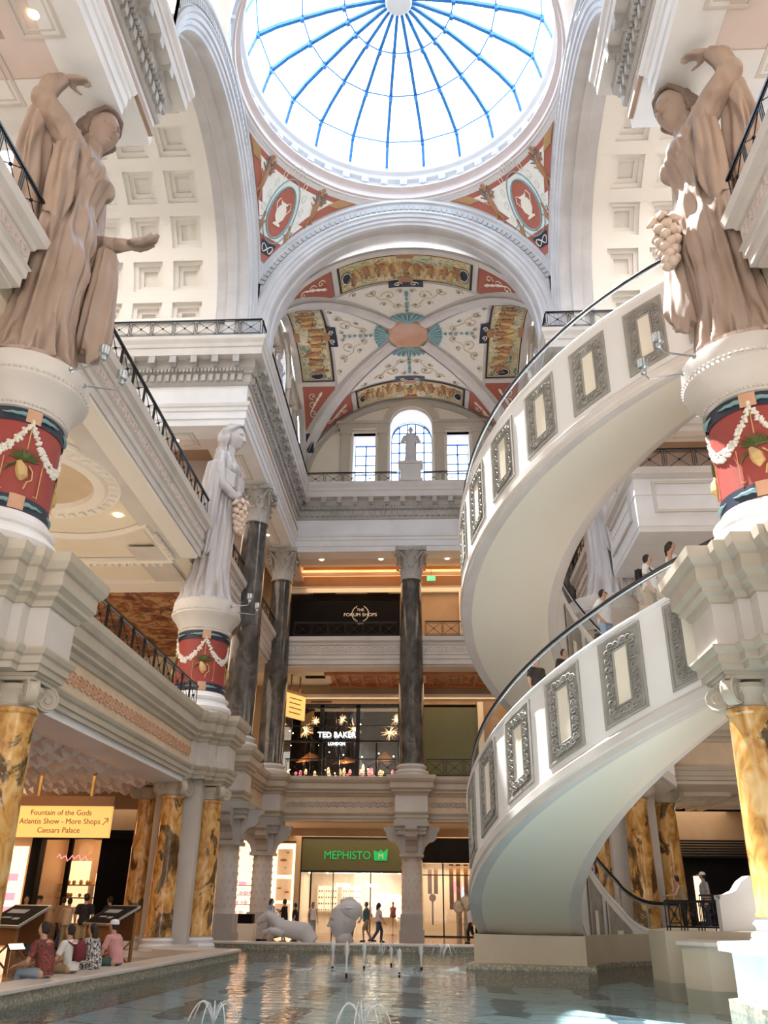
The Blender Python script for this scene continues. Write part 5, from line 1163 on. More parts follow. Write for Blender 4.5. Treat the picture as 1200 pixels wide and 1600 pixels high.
MB().box(-3.0, 3.2, -.02, 0, 0, 3.25).build('window_glass', 'shop_glass', t)
MB().box(-3.0, 3.2, 4.4, 4.5, 0, 3.3).build('back_wall', 'cream', t); MB().box(-3.05, -3.0, 0, 4.5, 0, 3.3).box(3.2, 3.25, 0, 4.5, 0, 3.3).build('side_walls', 'cream', t)
MB().box(-3.0, 3.2, 0, 4.5, 3.3, 3.34).build('shop_ceiling', 'white', t)
b = MB()
for x0, x1 in ((-2.5, -1.3), (-1.0, .2)):
    for z in (1.2, 1.55, 1.9, 2.25): b.box(x0, x1, 4.0, 4.4, z, z+.03)
    for i in range(4): b.box(x0+(x1-x0)*i/3-.02, x0+(x1-x0)*i/3+.02, 4.0, 4.4, 1.2, 2.6)
b.box(.6, 2.6, 3.9, 4.4, .9, .94).box(-1.6, -.2, 2.4, 3.0, .8, .85).box(-1.55, -.25, 2.45, 2.95, 0, .8)
b.build('shelving', 'white', t)
sh = MB(); rnd = random.Random(2)
for x0, x1 in ((-2.5, -1.3), (-1.0, .2)):
    for z in (1.23, 1.58, 1.93, 2.28):
        for i in range(8): x = x0+.1+(x1-x0-.2)*i/7; sh.ball((x, 4.1, z+.05), (.055, .12, .05), 6, 4)
sh.build('shoes', 'wood', t)
b = MB().box(-2.5, -1.3, 4.34, 4.39, 1.2, 2.6).box(-1.0, .2, 4.34, 4.39, 1.2, 2.6).box(1.3, 2.9, 4.34, 4.39, .95, 2.2); b.build('glow_panel', 'shop_shelf', t)  # glow put into the panels to make the shelves look lit
b = MB()
for x in (-.8, .9): b.lathe([(.42, 2.55), (.42, 2.72)], 20, (x, 2.4, 0)).lathe([(.40, 2.55), (.0, 2.56)], 20, (x, 2.4, 0))
b.build('pendant_shade', 'lamp_white', t)
b = MB()
for i in range(6): b.ball((-2.6+i*1.05, .6, 3.25), .06, 8, 5)
b.build('spotlight', 'lamp_white', t)
lamp('AREA', (-3.4, 54, 3.2), 170, (1, .74, .48), 5.5, 3)
text('wall_lettering', 'SHOES', .3, (-.7, 4.3, 2.75), (PI/2, 0, 0), 'gold', t, .01) if False else None
# mannequin dresses in the shop
for k, (x, m_) in enumerate(((-3.9, 'paint_brown'), (-2.5, 'cloth_maroon'))):
    b = MB().lathe([(.02, .0), (.16, .02), (.02, .05), (.02, .9), (.2, .95), (.15, 1.2), (.2, 1.45), (.05, 1.5), (.04, 1.6), (.08, 1.72), (0, 1.78)], 14); o = b.build('display_dummy', m_, None, True); o.location = (x+1.2, 54.6, 0); tag(o, '%s display dummy inside the shoe shop' % ('ochre brown', 'dark maroon')[k], 'mannequin')
# watch shop
t = empty('watch_shop', (2, 52, 0), 0, 'lit watch shop window with black fascia between the middle column and the escalator', 'shop')
MB().box(-1.5, 1.5, -.12, .1, 3.82, 5.12).build('fascia', 'black_wall', t)
b = MB()
for x0, x1, z0, z1 in ((-1.5, 1.5, 3.15, 3.2), (-.38, -.3, 0, 3.8), (1.4, 1.5, 0, 3.85), (-1.5, 1.5, 0, .08)): b.box(x0, x1, -.12, .0, z0, z1)
b.build('frame', 'iron', t); MB().box(-1.5, 1.5, -.02, 0, 0, 3.8).build('window_glass', 'shop_glass', t)
MB().box(-1.6, 1.6, 3.4, 3.5, 0, 3.9).box(-1.6, -1.5, 0, 3.4, 0, 3.9).box(1.5, 1.6, 0, 3.4, 0, 3.9).build('back_wall', 'cream', t); MB().box(-1.6, 1.6, 0, 3.5, 3.88, 3.92).build('shop_ceiling', 'white', t)
b = MB()
for x, z0, z1 in ((-1.1, 2.2, 3.5), (-.75, 2.2, 3.6), (.15, 1.4, 3.8), (.55, 1.4, 3.8), (1.0, 1.6, 3.8)): b.box(x-.12, x+.12, 1.0, 1.04, z0, z1)
b.build('banner', 'wood', t)
for x, z, r_ in ((.55, 1.55, .34), (.98, 1.75, .38)):
    b = MB().tube([(x, .9, z), (x, .98, z)], r_, 28); b.tube([(x, .93, z-r_*.9), (x, .93, 0)], .16, 4); o = b.build('watch_case', 'grey_stone', t); MB().tube([(x, .86, z), (x, .9, z)], r_*.8, 28).build('watch_face', 'white', o)
b = MB().tube([(-.95, .9, 2.0), (-.95, .95, 2.0)], .2, 20); b.box(-1.0, -.9, .9, .94, .6, 1.85); b.build('watch_display', 'wood', t)
MB().box(.8, 1.45, 2.6, 2.65, 1.7, 2.6).build('screen', 'screen_blue', t); MB().box(.3, .75, 2.0, 2.05, 2.3, 2.9).build('poster', 'shop_pink', t)
lamp('AREA', (2, 53.6, 3.7), 120, (1, .78, .5), 2.6, 2.4)
# lit showcase to the left of the shoe shop and the shop behind the corner columns
t = empty('lit_showcase', (-7.6, 52, 0), 0, 'tall warmly lit showcase with framed pictures beside the shoe shop', 'showcase')
MB().box(-.72, .72, .5, .55, 0, 4.8).box(-.75, -.7, 0, .5, 0, 4.8).box(.7, .75, 0, .5, 0, 4.8).build('glow_panel', 'shop_glow', t)
b = MB()
for z0, z1 in ((3.1, 4.5), (1.75, 2.9), (.5, 1.6)): b.box(-.4, .5, .42, .46, z0, z1)
b.build('picture', 'paint_white', t)
b = MB()
for x, z, r_ in ((-.05, 3.9, .2), (.2, 4.3, .09), (.1, 3.5, .06), (-.2, 2.4, .12), (.25, 2.2, .14), (0, 1.2, .14)): b.ball((x, .41, z), (r_, .02, r_*.4), 10, 6)
b.build('picture_motif', 'paint_brown', t)
b = MB().box(-.8, -.72, -.1, .5, 0, 4.9).box(.72, .8, -.1, .5, 0, 4.9).box(-.8, .8, -.1, .5, 4.8, 4.9); b.build('frame', 'wood', t)
t = empty('gift_shop', (-11.2, 51.5, 0), 0, 'warmly lit shop with red items seen between the two corner stone columns', 'shop')
MB().box(-2.3, 2.3, .8, .85, 0, 5.0).build('glow_wall', 'shop_glow', t); b = MB(); rnd = random.Random(8)  # glow put into the wall itself to imitate the lit shop
for z in (.5, 1.0, 1.5, 2.0, 2.5): b.box(-2.2, 2.2, .4, .8, z, z+.04)
b.build('shelves', 'wood', t); b = MB()
for i in range(90): b.ball((rnd.uniform(-2.1, 2.1), .5, rnd.choice((.6, 1.1, 1.6, 2.1, 2.6))+.03), (.09, .06, rnd.uniform(.06, .14)), 6, 4)
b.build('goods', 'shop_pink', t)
# planter kerb in the corner
b = MB().box(-9.2, -7.2, 42.4, 43.2, 0, .75); o = b.build('stone_planter', 'cream'); tag(o, 'low pale stone planter between the corner stone columns', 'planter'); MB().box(-9.1, -7.3, 42.5, 43.1, .75, 1.15).build('planting_box', 'black_wall', o)
# fashion shop on the second floor
t = empty('fashion_shop', (-4.5, 52, 7.84), 0, 'dark glazed fashion shop with starburst lamps on the second floor', 'shop')
b = MB()
for x0, x1, z0, z1 in ((-3.7, 3.7, 4.85, 5.05), (-3.7, 3.7, 2.75, 2.85), (-3.7, -3.55, 0, 5), (3.55, 3.7, 0, 5), (-1.3, -1.05, 0, 5), (.95, 1.2, 0, 5), (-3.7, 3.7, 3.7, 3.75), (-.1, 0, 0, 2.7), (2.2, 2.3, 0, 2.7)): b.box(x0, x1, -.12, .12, z0, z1)
b.build('frame', 'iron', t); MB().box(-3.7, 3.7, .02, .04, 0, 5).build('window_glass', 'shop_glass', t); MB().box(-3.9, 3.9, 4.5, 4.6, 0, 5.1).box(-3.9, -3.8, 0, 4.5, 0, 5).box(3.8, 3.9, 0, 4.5, 0, 5).box(-3.9, 3.9, 0, 4.5, 5.05, 5.1).build('interior', 'black_wall', t)
text('lettering', 'TED BAKER', .46, (-.2, -.2, 3.15), (PI/2, 0, 0), 'text_white', t, .03); text('lettering', 'LONDON', .24, (-.2, -.2, 2.62), (PI/2, 0, 0), 'text_white', t, .03)
rnd = random.Random(4)
for x, z, r_ in ((-2.3, 3.6, .62), (-1.7, 4.2, .35), (.75, 3.7, .7), (0, 4.3, .4), (3.0, 3.5, .66), (3.4, 4.3, .45)):
    o = MB(); c = Vector((x, .9, z))
    for i in range(30):
        d = Vector((rnd.gauss(0, 1), rnd.gauss(0, 1), rnd.gauss(0, 1))).normalized(); o.tube([c, c+d*r_*rnd.uniform(.6, 1)], [.022, .008], 4)
    o = o.build('starburst_lamp', 'starlight', t); MB().ball(c, .09, 8, 6).build('bulb', 'lamp_warm', o)
b = MB()
for i in range(26): b.ball((rnd.uniform(-3.4, 3.4), rnd.uniform(.5, 3), rnd.uniform(.8, 4.6)), rnd.uniform(.025, .05), 6, 4)
b.build('bulb', 'lamp_warm', t)
b = MB()
for x0, x1, z0, z1 in ((-2.9, -.9, 1.7, 2.4), (-.6, 1.4, 1.6, 2.1), (1.9, 3.3, 1.7, 2.5)): b.add([(x0, 1.2, z0), (x1, .9, z0+.15), (x1-.2, 1.2, z0+.3), (x0+.8, 1.6, z1)], [(0, 1, 2, 3)])
b.build('slanted_panel', 'wood', t)
b = MB(); b2 = MB()
for i in range(60):
    x = rnd.uniform(-3.3, 3.3); (b if i % 3 else b2).ball((x, rnd.uniform(.6, 2), rnd.uniform(.1, 1.3)), (.1, .08, rnd.uniform(.12, .35)), 6, 4)
b.build('clothes', 'shop_glow', t); b2.build('goods', 'shop_pink', t)  # clothes and goods glow themselves to imitate interior light
for x in (-2.4, .2, 2.8): lamp('POINT', (-4.5+x, 53, 9.6), 60, (1, .6, .32), .2)
# black doorway at the right of the second floor, and light slots
wallbox('door_1', 'black_wall', (5.0, 7.6, 51.9, 51.98, 7.84, 11.6)); wallbox('trim_27', 'black_wall', (-6.4, -5.1, 51.75, 51.8, 12.98, 13.04), (-6.5, -5.3, 49.6, 49.9, 14.02, 14.08), (-6.6, -5.1, 51.75, 51.79, 20.12, 20.17), (-3.0, -1.6, 51.75, 51.79, 20.12, 20.17))
o = MB().box(-.26, .26, -.04, .04, -.13, .13).build('exit_sign', 'exit_green'); o.location = (1.2, 49.5, 20.3); tag(o, 'small green illuminated exit sign under the top floor ceiling', 'sign')
MB().box(-.012, .012, -.012, .012, .13, .75).build('hanger', 'steel', o); text('lettering', 'EXIT', .2, (0, -.05, -.0), (PI/2, 0, 0), 'white', o, .005)
# cove light of the far top gallery
MB()
o = struct('trim_28', MB().box(-8, 9, 51.2, 51.3, 21.2, 21.6), 'cream'); MB().box(-8, 9, 51.35, 51.5, 21.25, 21.35).build('cove_lamp', 'cove', o)
lamp('AREA', (0, 51.1, 21.4), 120, (1, .35, .12), 16, .3, (0, -.3, 1))
# small downlights under the galleries (one thing each)
dl = None
def down(x, y, z):
    global dl
    if dl is None:
        dl = MB().lathe([(.0, -.01), (.09, -.012), (.13, 0)], 14).build('downlight', 'lamp_warm'); o = dl; tag(o, 'small round recessed ceiling downlight glowing warm', 'light', 'recessed ceiling downlights')
    else: o = dl.copy(); col.objects.link(o)
    o.location = (x, y, z)
for s in (-1, 1):
    for p in [p_ for p_ in ((s*8.3, 36.5, 21.0), (s*8.3, 44, 21.0), (s*8.3, 33.2, 21.0), (s*8.3, 12.6, 21.0), (s*8.3, 9, 21.0), (s*10.6, 33, 21.0), (s*10.6, 14.3, 21.0), (s*8.9, 20, 14.09), (s*8.9, 25.6, 14.09), (s*8.9, 29.6, 14.09), (s*9.8, 31.8, 14.09), (s*10, 26.4, 14.08), (s*13.5, 28.7, 14.08), (s*8.9, 36, 14.0), (s*8.9, 42, 14.0)) if s < 0 or p_[2] > 20 or p_[1] > 33]: down(*p)
for x in (-5.6, -1.9, 2.2, 5): down(x, 48.2, 14.05); down(x, 47.9, 21.0); down(x, 50.6, 22.28)
# hanging signs
def sign_board(name, loc, rz, w_, h, lines, lab, size, poles):
    t = empty(name, loc, rz, lab, 'sign')
    MB().box(-w_/2, w_/2, -.08, .08, -h/2, h/2).build('board', 'sign_lit', t); MB().box(-w_/2-.06, w_/2+.06, -.12, .12, h/2, h/2+.3).build('top_rail', 'wood', t)
    for i, l_ in enumerate(lines): text('lettering', l_, size, (0, -.09, h*.28-i*h*.28), (PI/2, 0, 0), 'wood', t, .005)
    for x in (-w_*.27, w_*.27): MB().tube([(x, 0, h/2+.3), (x, 0, h/2+.3+poles)], .06, 10).build('pole', 'gold', t)
    return t
t = sign_board('hanging_sign', (-10.9, 28, 3.93), 0, 3.3, .95, ('Fountain of the Gods', 'Atlantis Show - More Shops', 'Caesars Palace'), 'yellow lit hanging direction sign reading Fountain of the Gods', .235, .95)
for sg in (-1, 1):
    c = Vector((sg*1.5, -.1, 0)); b = MB().tube([c+Vector((-.08, 0, -.1)), c+Vector((.08, 0, .1))], .012, 4).tube([c+Vector((-.04, 0, .1)), c+Vector((.08, 0, .1)), c+Vector((.08, 0, -.03))], .012, 4); b.build('arrow', 'wood', t)
t = sign_board('hanging_sign', (-7.05, 49.3, 12.3), R(62), 2.2, 1.5, ('Shops', 'Hotel', 'Casino'), 'small yellow hanging sign seen edge on beside the fashion shop', .28, .6) if False else None
t = empty('hanging_sign', (-7.0, 49.3, 12.2), R(58), 'yellow hanging sign seen nearly edge on beside the starburst lamps', 'sign')
MB().box(-.9, .9, -.06, .06, -.7, .7).build('board', 'sign_lit', t); MB().box(-.95, .95, -.09, .09, .7, .85).build('top_rail', 'wood', t)
for x in (-.4, .4): MB().tube([(x, 0, .85), (x, 0, 1.85)], .05, 8).build('pole', 'wood', t)
for i in range(4): MB().box(-.55, .55-.1*(i % 2), -.075, -.06, .4-i*.28, .46-i*.28).build('text_line', 'wood', t)
# left arcade shop
wallbox('wall_arcade', 'brown_wall', (-18, -15.2, 36, 36.3, 0, 5.6), (-15.2, -9.6, 36, 36.3, 4.2, 5.6), (-10.9, -9.6, 36, 36.3, 0, 4.2), (-18, -9.6, 33.95, 34.1, 4.9, 5.6))
wallbox('wall_arcade', 'black_wall', (-15.3, -14.9, 35.8, 36.3, 0, 4.25), (-12.4, -11.0, 35.8, 36.3, 0, 4.2), (-15.2, -10.9, 35.7, 36.3, 3.9, 4.25), (-13.75, -13.6, 35.8, 36, 0, 4.0), (-18, -17.4, 35.6, 36.2, 0, 4.2))
t = empty('arcade_shop', (-13.6, 36, 0), 0, 'dark framed shop behind the left columns with warm shelves and pink neon', 'shop')
MB().box(-1.5, 1.2, .1, .12, 0, 3.9).build('window_glass', 'shop_glass', t); MB().box(-1.7, 1.4, 3.0, 3.1, 0, 4.2).box(-1.7, -1.6, .2, 3, 0, 4.2).box(1.3, 1.4, .2, 3, 0, 4.2).build('interior', 'brown_wall', t)
b = MB()
for z in (.7, 1.2, 1.7, 2.2): b.box(-1.5, 1.2, 2.5, 2.95, z, z+.05)
b.build('shelves', 'wood', t); MB().box(-1.4, -.3, 2.9, 2.96, .7, 3.2).box(.0, 1.1, 2.9, 2.96, .7, 2.7).build('glow_panel', 'shop_glow', t)  # panels glow themselves, imitating the warm lit inside
b = MB(); rnd = random.Random(12)
for i in range(50): b.ball((rnd.uniform(-1.4, 1.1), 2.6, rnd.choice((.83, 1.33, 1.83, 2.33))), (.08, .06, rnd.uniform(.06, .13)), 6, 4)
b.build('goods', 'gold', t)
text('neon_lettering', 'Sugar Lounge' if False else 'Sweets', .42, (.1, -.25, 3.3), (PI/2, 0, 0), 'shop_pink', t, .02) if False else MB().tube([(-.55+.09*i, -.2, 3.2+.1*S(i*2.1)+.05*S(i*.9)) for i in range(15)], .02, 5).build('neon_line', 'shop_pink', t)
lamp('POINT', (-13.8, 37.8, 3.6), 90, (1, .6, .3), .3); lamp('POINT', (-16.2, 33, 4.6), 60, (1, .6, .3), .3)
t = empty('arcade_shop', (-16.4, 35.6, 0), 0, 'pale lit shop window with pink and white display at the far left edge', 'shop')
MB().box(-1, 1.1, .0, .05, .1, 3.6).build('glow_panel', 'shop_glow', t); b = MB()
for z in (.6, 1.1, 1.6, 2.3): b.box(-.8, .9, -.1, 0, z, z+.28)
b.build('display', 'shop_pink', t)
# right arcade behind the escalator
wallbox('wall_arcade', 'stone', (7.0, 9.4, 33.5, 33.9, .9, 5.6)); wallbox('wall_arcade', 'brown_wall', (9.6, 18, 38, 38.3, .9, 5.6))
wallbox('wall_arcade', 'black_wall', (11.0, 15, 37.7, 38, .92, 3.6))
t = empty('shuttered_shop', (13, 37.6, .92), 0, 'dark shop with louvred shutters and a glowing strip behind the escalator foot', 'shop'); b = MB()
for k in range(7): b.box(-2, 2, -.12, .0, 2.6+.1*k, 2.67+.1*k)
for k in range(16): b.box(.9, 1.9, -.06, 0, .9+.1*k, .96+.1*k)
b.build('louvre', 'iron', t); MB().box(-1.35, -1.05, -.12, -.05, .25, 1.9).build('light_strip', 'shop_glow', t)
wallbox('ceiling', 'plaster', (9.4, 18, 30.4, 44, 5.5, 5.6)); m = MB(); [panel_frame(9.4+2.9*i, 12+2.9*i, 32.6+3*j, 35.2+3*j, 5.5, m, .2, .14) for i in range(3) for j in range(3)]; struct('trim_29', m, 'plaster')
# information lecterns by the pool
def lectern(loc, rz, lab):
    t = empty('information_lectern', loc, rz, lab, 'lectern'); t.scale = (1.2, 1.2, 1.15)
    tilt = lambda x, y, z: (x, y*Co(.5)-z*S(.5), 1.08+y*S(.5)+z*Co(.5))
    def tb(x0, x1, y0, y1, z0, z1): return [tilt(x, y, z) for z in (z0, z1) for x, y in ((x0, y0), (x1, y0), (x1, y1), (x0, y1))]
    F = [(3, 2, 1, 0), (4, 5, 6, 7), (0, 1, 5, 4), (1, 2, 6, 5), (2, 3, 7, 6), (3, 0, 4, 7)]
    MB().add(tb(-.62, .62, -.42, .42, 0, .05), F).build('top_frame', 'steel', t); MB().add(tb(-.57, .57, -.37, .37, .05, .06), F).build('panel', 'black_wall', t)
    MB().add(tb(-.4, .2, .05, .2, .06, .065), F).add(tb(-.3, .0, -.15, -.1, .06, .065), F).add(tb(.1, .3, -.2, -.12, .06, .065), F).build('printed_text', 'cloth_grey', t)
    MB().box(-.5, .5, .28, .32, .55, 1.2).box(-.5, .5, -.3, -.26, .55, .88).build('skirt', 'wood', t)
    for sx in (-1, 1):
        for sy, hh in ((-1, .88), (1, 1.2)): MB().box(sx*.5-.03, sx*.5+.03, sy*.3-.03, sy*.3+.03, 0, hh).build('leg', 'wood', t)
        MB().tube([(sx*.5, -.28, .05), (sx*.5, .28, .55)], .022, 5).tube([(sx*.5, .28, .05), (sx*.5, -.28, .55)], .022, 5).build('cross_brace', 'wood', t)
lectern((-7.95, 25.6, 0), R(-40), 'dark tilted information lectern on crossed wooden legs beside the man in the pink shirt')
lectern((-9.3, 22.6, 0), R(-30), 'dark tilted information board behind the seated visitors')
# ------------------------------------------------------------------ pool fittings
def jet(x, y, h, lab='thin upright jet of white water in the pool'):
    b = MB().lathe([(.012, 0), (.02, .05), (.03, h*.5), (.055, h*.75), (.045, h*.92), (0, h)], 10, (0, 0, 0), fold=lambda a, z: .35*S(5*a+9*z)); o = b.build('water_jet', 'spray', None, True); o.location = (x, y, WZ); tag(o, lab, 'fountain jet', 'upright water jets'); MB().lathe([(0, -.05), (.03, -.05), (.03, .06), (0, .08)], 8).build('nozzle', 'iron', o)
for x, y, h in ((-1.55, 24.5, .95), (-.98, 22.3, .95), (-.75, 24.8, .8), (.25, 22.8, .75), (.75, 24.8, .75), (-.1, 26.2, .6)): jet(x, y, h*.78)
def arcjet(x, y, r, lab):
    b = MB(); rnd = random.Random(int(x*10)+5)
    for k in range(7):
        a = 2*PI*k/7; b.tube([(r*u*Co(a), r*u*S(a), .75*r*2*(u*(1.25-u))*1.6+rnd.uniform(-.01, .01)) for u in [i/8*1.2 for i in range(9)]], [.011]*9, 4)
    o = b.build('water_spray', 'spray', None, True); o.location = (x, y, WZ); tag(o, lab, 'fountain spray')
arcjet(-.6, 31.0, .42, 'small dome of arching water near the far rim, in front of the shoe shop'); arcjet(1.4, 31.3, .36, 'small dome of arching water near the far rim, in front of the watch shop')
arcjet(.1, 13.2, .33, 'arching water spray closest to the viewer in the middle of the pool'); arcjet(-2.0, 13.4, .3, 'arching water spray closest to the viewer on the left')
b = MB(); rnd = random.Random(6)
b.grid(lambda u, v: (2.2*v*Co(2*PI*u), 1.5*v*S(2*PI*u), .012*S(23*v)+.014+rnd.uniform(-.006, .012)), 60, 14, cu=True); o = b.build('foaming_water', 'foam', None, True); o.location = (-.3, 24.0, WZ); tag(o, 'foaming ring of water around the jets', 'water', kind='stuff')
# sculptures on the far rim
b = MB(); head(b, (0, 0, .70), .62, .1, 0, 80, 66); b.tube([(-.1, 0, 0), (-.02, 0, .4)], [.34, .26], 14)
t = empty('helmeted_bust', (-2.25, 34.0, .33), R(-168), 'big white stone head with a helmet at the far edge of the pool', 'sculpture'); b.build('head', 'statue_white_smooth', t, True)
c = MB().ball((-.2, 0, 1.05), (.46, .43, .38), 24, 16); c.lathe([(.36, 0), (.5, .03), (.36, .09)], 30, (-.06, 0, 1.13)); c.tube([(.1, 0, 1.4), (-.25, 0, 1.47), (-.62, 0, 1.2), (-.7, 0, .8)], [.06, .1, .1, .05], 8); blob(c, 'helmet', 'statue_white_smooth', t, .02, 1)
t = empty('stone_beast', (-4.35, 34.15, .33), R(180), 'white carved sea horse emerging beside the stone head', 'sculpture'); b = MB()
b.tube([(-1.0, 0, 0), (-.7, 0, .35), (-.2, 0, .42), (.25, 0, .5), (.5, 0, .75), (.72, 0, .88), (1.0, 0, .72), (1.12, 0, .62)], [.25, .34, .30, .27, .2, .18, .12, .08], 14)
b.tube([(.1, -.15, .3), (.5, -.3, .25), (.7, -.3, .0)], [.15, .1, .08], 10).tube([(.1, .15, .3), (.55, .3, .4), (.85, .3, .3)], [.15, .1, .06], 10)
for k in range(7): b.tube([(.62-.13*k, 0, .95-.08*k), (.5-.13*k, .05, 1.1-.10*k)], [.09, .03], 6)
for sg in (-1, 1): b.tube([(.7, sg*.08, .98), (.68, sg*.1, 1.12)], [.05, .01], 6)
blob(b, 'body', 'statue_white_smooth', t, .028, 1)
# ------------------------------------------------------------------ people
def person(loc, rz, lab, pose='stand', shirt='cloth_black', legs='cloth_jean', skin='skin', hairm='hair', long_=0, h=1.72, skirt=False, shorts=False, sleeveless=False, cap=None, bag=None, group=None, glasses=False, turn=0):
    k = h/1.72; t = empty('person', loc, rz, lab, 'person', group); V = Vector
    sit = pose == 'sit'; z0 = 0 if not sit else -.84
    pel, ch, nk = V((0, 0, .95+z0)), V((.02, 0, 1.25+z0)), V((0, 0, 1.46+z0))
    if pose in ('lean', 'sit'): ch = V((.06, 0, 1.24+z0)); nk = V((.12, 0, 1.43+z0))
    hd = nk+V((.03, 0, .17)); sh = lambda s: nk+V((0, s*.185, -.06)); hip = lambda s: pel+V((0, s*.09, -.03))
    if sit: leg = lambda s: [hip(s), V((.43, s*.11, .07)), V((.44+.05*s, s*.12, -.30))]
    elif pose == 'walk': leg = lambda s: [hip(s), V((.12*s+.06, s*.09, .50)), V((.22*s-.08, s*.09, .09+(.04 if s < 0 else 0)))]
    else: leg = lambda s: [hip(s), V((.03, s*.10, .50)), V((-.01+.02*s, s*.11, .08))]
    A_ = {'stand': lambda s: [sh(s), sh(s)+V((-.02, s*.07, -.28)), sh(s)+V((.08, s*.08, -.52))],
          'walk': lambda s: [sh(s), sh(s)+V((-.10*s, s*.06, -.27)), sh(s)+V((-.16*s+.10, s*.06, -.48))],
          'crossed': lambda s: [sh(s), sh(s)+V((.06, s*.08, -.27)), sh(s)+V((.25, -s*.10, -.22+.03*s))],
          'lean': lambda s: [sh(s), sh(s)+V((.14, s*.08, -.24)), sh(s)+V((.36, s*.03, -.26))],
          'phone': lambda s: [sh(s), sh(s)+V((.10, s*.08, -.25)), sh(s)+V((.30, -s*.10, -.10))],
          'hip': lambda s: [sh(s), sh(s)+V((-.06, s*.17, -.24)), sh(s)+V((.04, s*.04, -.44))],
          'sit': lambda s: [sh(s), sh(s)+V((.06, s*.10, -.27)), sh(s)+V((.32, s*.02, -.34))]}
    if pose == 'sitphone' : pass
    arm = A_.get(pose, A_['stand'])
    b = MB()
    b.tube([pel+V((0, 0, -.08)), pel, pel+V((.0, 0, .14)), ch, ch+V((0, 0, .12)), nk+V((0, 0, -.02))], [.10, .145, .125, .135, .125, .07], 14).tube([nk-V((0, 0, .05)), hd], [.062, .056], 10)
    b.tube([sh(-1), sh(1)], [.06, .06], 10)
    for s in (-1, 1):
        p = leg(s); b.tube([p[0], p[0].lerp(p[1], .5), p[1], p[1].lerp(p[2], .35), p[2]], [.09, .075, .055, .055, .038], 12); b.ball(p[0], .092, 10, 8)
        ft = p[2]; b.tube([ft+V((-.04, 0, -.035)), ft+V((.08, 0, -.045)), ft+V((.17, 0, -.055))], [.04, .04, .026], 8)
        q = arm(s); b.tube([q[0], q[0].lerp(q[1], .5), q[1], q[1].lerp(q[2], .4), q[2]], [.055, .046, .040, .038, .027], 10); b.ball(q[0], .062, 10, 8)
        d = (q[2]-q[1]).normalized(); hand(b, q[2], d, V((0, -s, .2)) if abs(d.z) > .7 else V((0, 0, -1)), .19, .7, s)
    head(b, tuple(hd+V((0, 0, 0))), .12, .05, turn, 24, 20)
    b.v = [tuple(c*k for c in v) for v in b.v]; blob(b, 'body', skin, t, .0125*k, 0)
    def cloth(b_, nm, m_, vx=.018): b_.v = [tuple(c*k for c in v) for v in b_.v]; return blob(b_, nm, m_, t, vx*k, 1)
    b = MB().tube([pel+V((0, 0, -.06)), pel+V((0, 0, .08)), ch-V((0, 0, .05)), ch+V((0, 0, .1)), nk+V((0, 0, -.03))], [.165, .158, .158, .15, .085], 14)
    if not sleeveless: b.tube([sh(-1), sh(1)], [.078, .078], 10)
    else: b.tube([sh(-.8), sh(.8)], [.06, .06], 10)
    for s in (-1, 1):
        q = arm(s)
        if not sleeveless: b.tube([q[0], q[0].lerp(q[1], .75)], [.075, .066], 10); b.ball(q[0], .077, 10, 8)
    cloth(b, 'shirt' if not skirt else 'dress', shirt)
    b = MB()
    if skirt:
        if sit: b.tube([pel+V((-.05, 0, 0)), V((.2, 0, .04)), V((.42, 0, .04))], [.19, .2, .17], 14)
        else: b.lathe([(.0, 1.0), (.15, 1.0), (.19, .85), (.24, .5), (.22, .5), (.0, .85)], 20)
        cloth(b, 'skirt', shirt)
    else:
        b.tube([pel+V((0, 0, .06)), pel+V((0, 0, -.08))], [.158, .15], 12)
        for s in (-1, 1):
            p = leg(s); e = 1.0 if not shorts else .9
            if shorts: b.tube([p[0], p[0].lerp(p[1], .9)], [.105, .095], 12)
            else: b.tube([p[0], p[1], p[2]+V((0, 0, .02))], [.103, .078, .062], 12)
        cloth(b, 'shorts' if shorts else 'trousers', legs)
    for s in (-1, 1):
        ft = leg(s)[2]; b = MB().tube([ft+V((-.06, 0, -.04)), ft+V((.06, 0, -.035)), ft+V((.19, 0, -.055))], [.045, .048, .03], 8); b.v = [tuple(c*k for c in v) for v in b.v]; b.build('shoe', 'cloth_white' if shirt == 'cloth_pink' else 'cloth_black', t, True)
    c_, s_ = Co(turn), S(turn)
    b = MB().ball(hd+V((-.018*c_, -.018*s_, .018)), (.098, .086, .118), 16, 12)
    if long_: b.tube([hd+V((-.06, 0, .04)), hd+V((-.09, 0, -.10)), hd+V((-.10, 0, -.12-long_))], [.08, .075, .03], 10)
    cloth(b, 'hair', hairm, .014)
    if cap:
        b = MB().lathe([(.104, 0), (.10, .05), (.07, .09), (0, .105)], 18, tuple(hd+V((-.01, 0, .035)))); b.box(hd.x+.06, hd.x+.17, hd.y-.06, hd.y+.06, hd.z+.035, hd.z+.045); b.v = [tuple(c*k for c in v) for v in b.v]; b.build('cap', cap, t, True)
    if glasses:
        b = MB()
        for s in (-1, 1): b.ball(hd+V((.086, s*.035, .015)), (.014, .03, .02), 8, 6)
        b.tube([hd+V((.09, -.06, .02)), hd+V((.09, .06, .02))], .005, 5); b.v = [tuple(c*k for c in v) for v in b.v]; b.build('sunglasses', 'rubber', t, True)
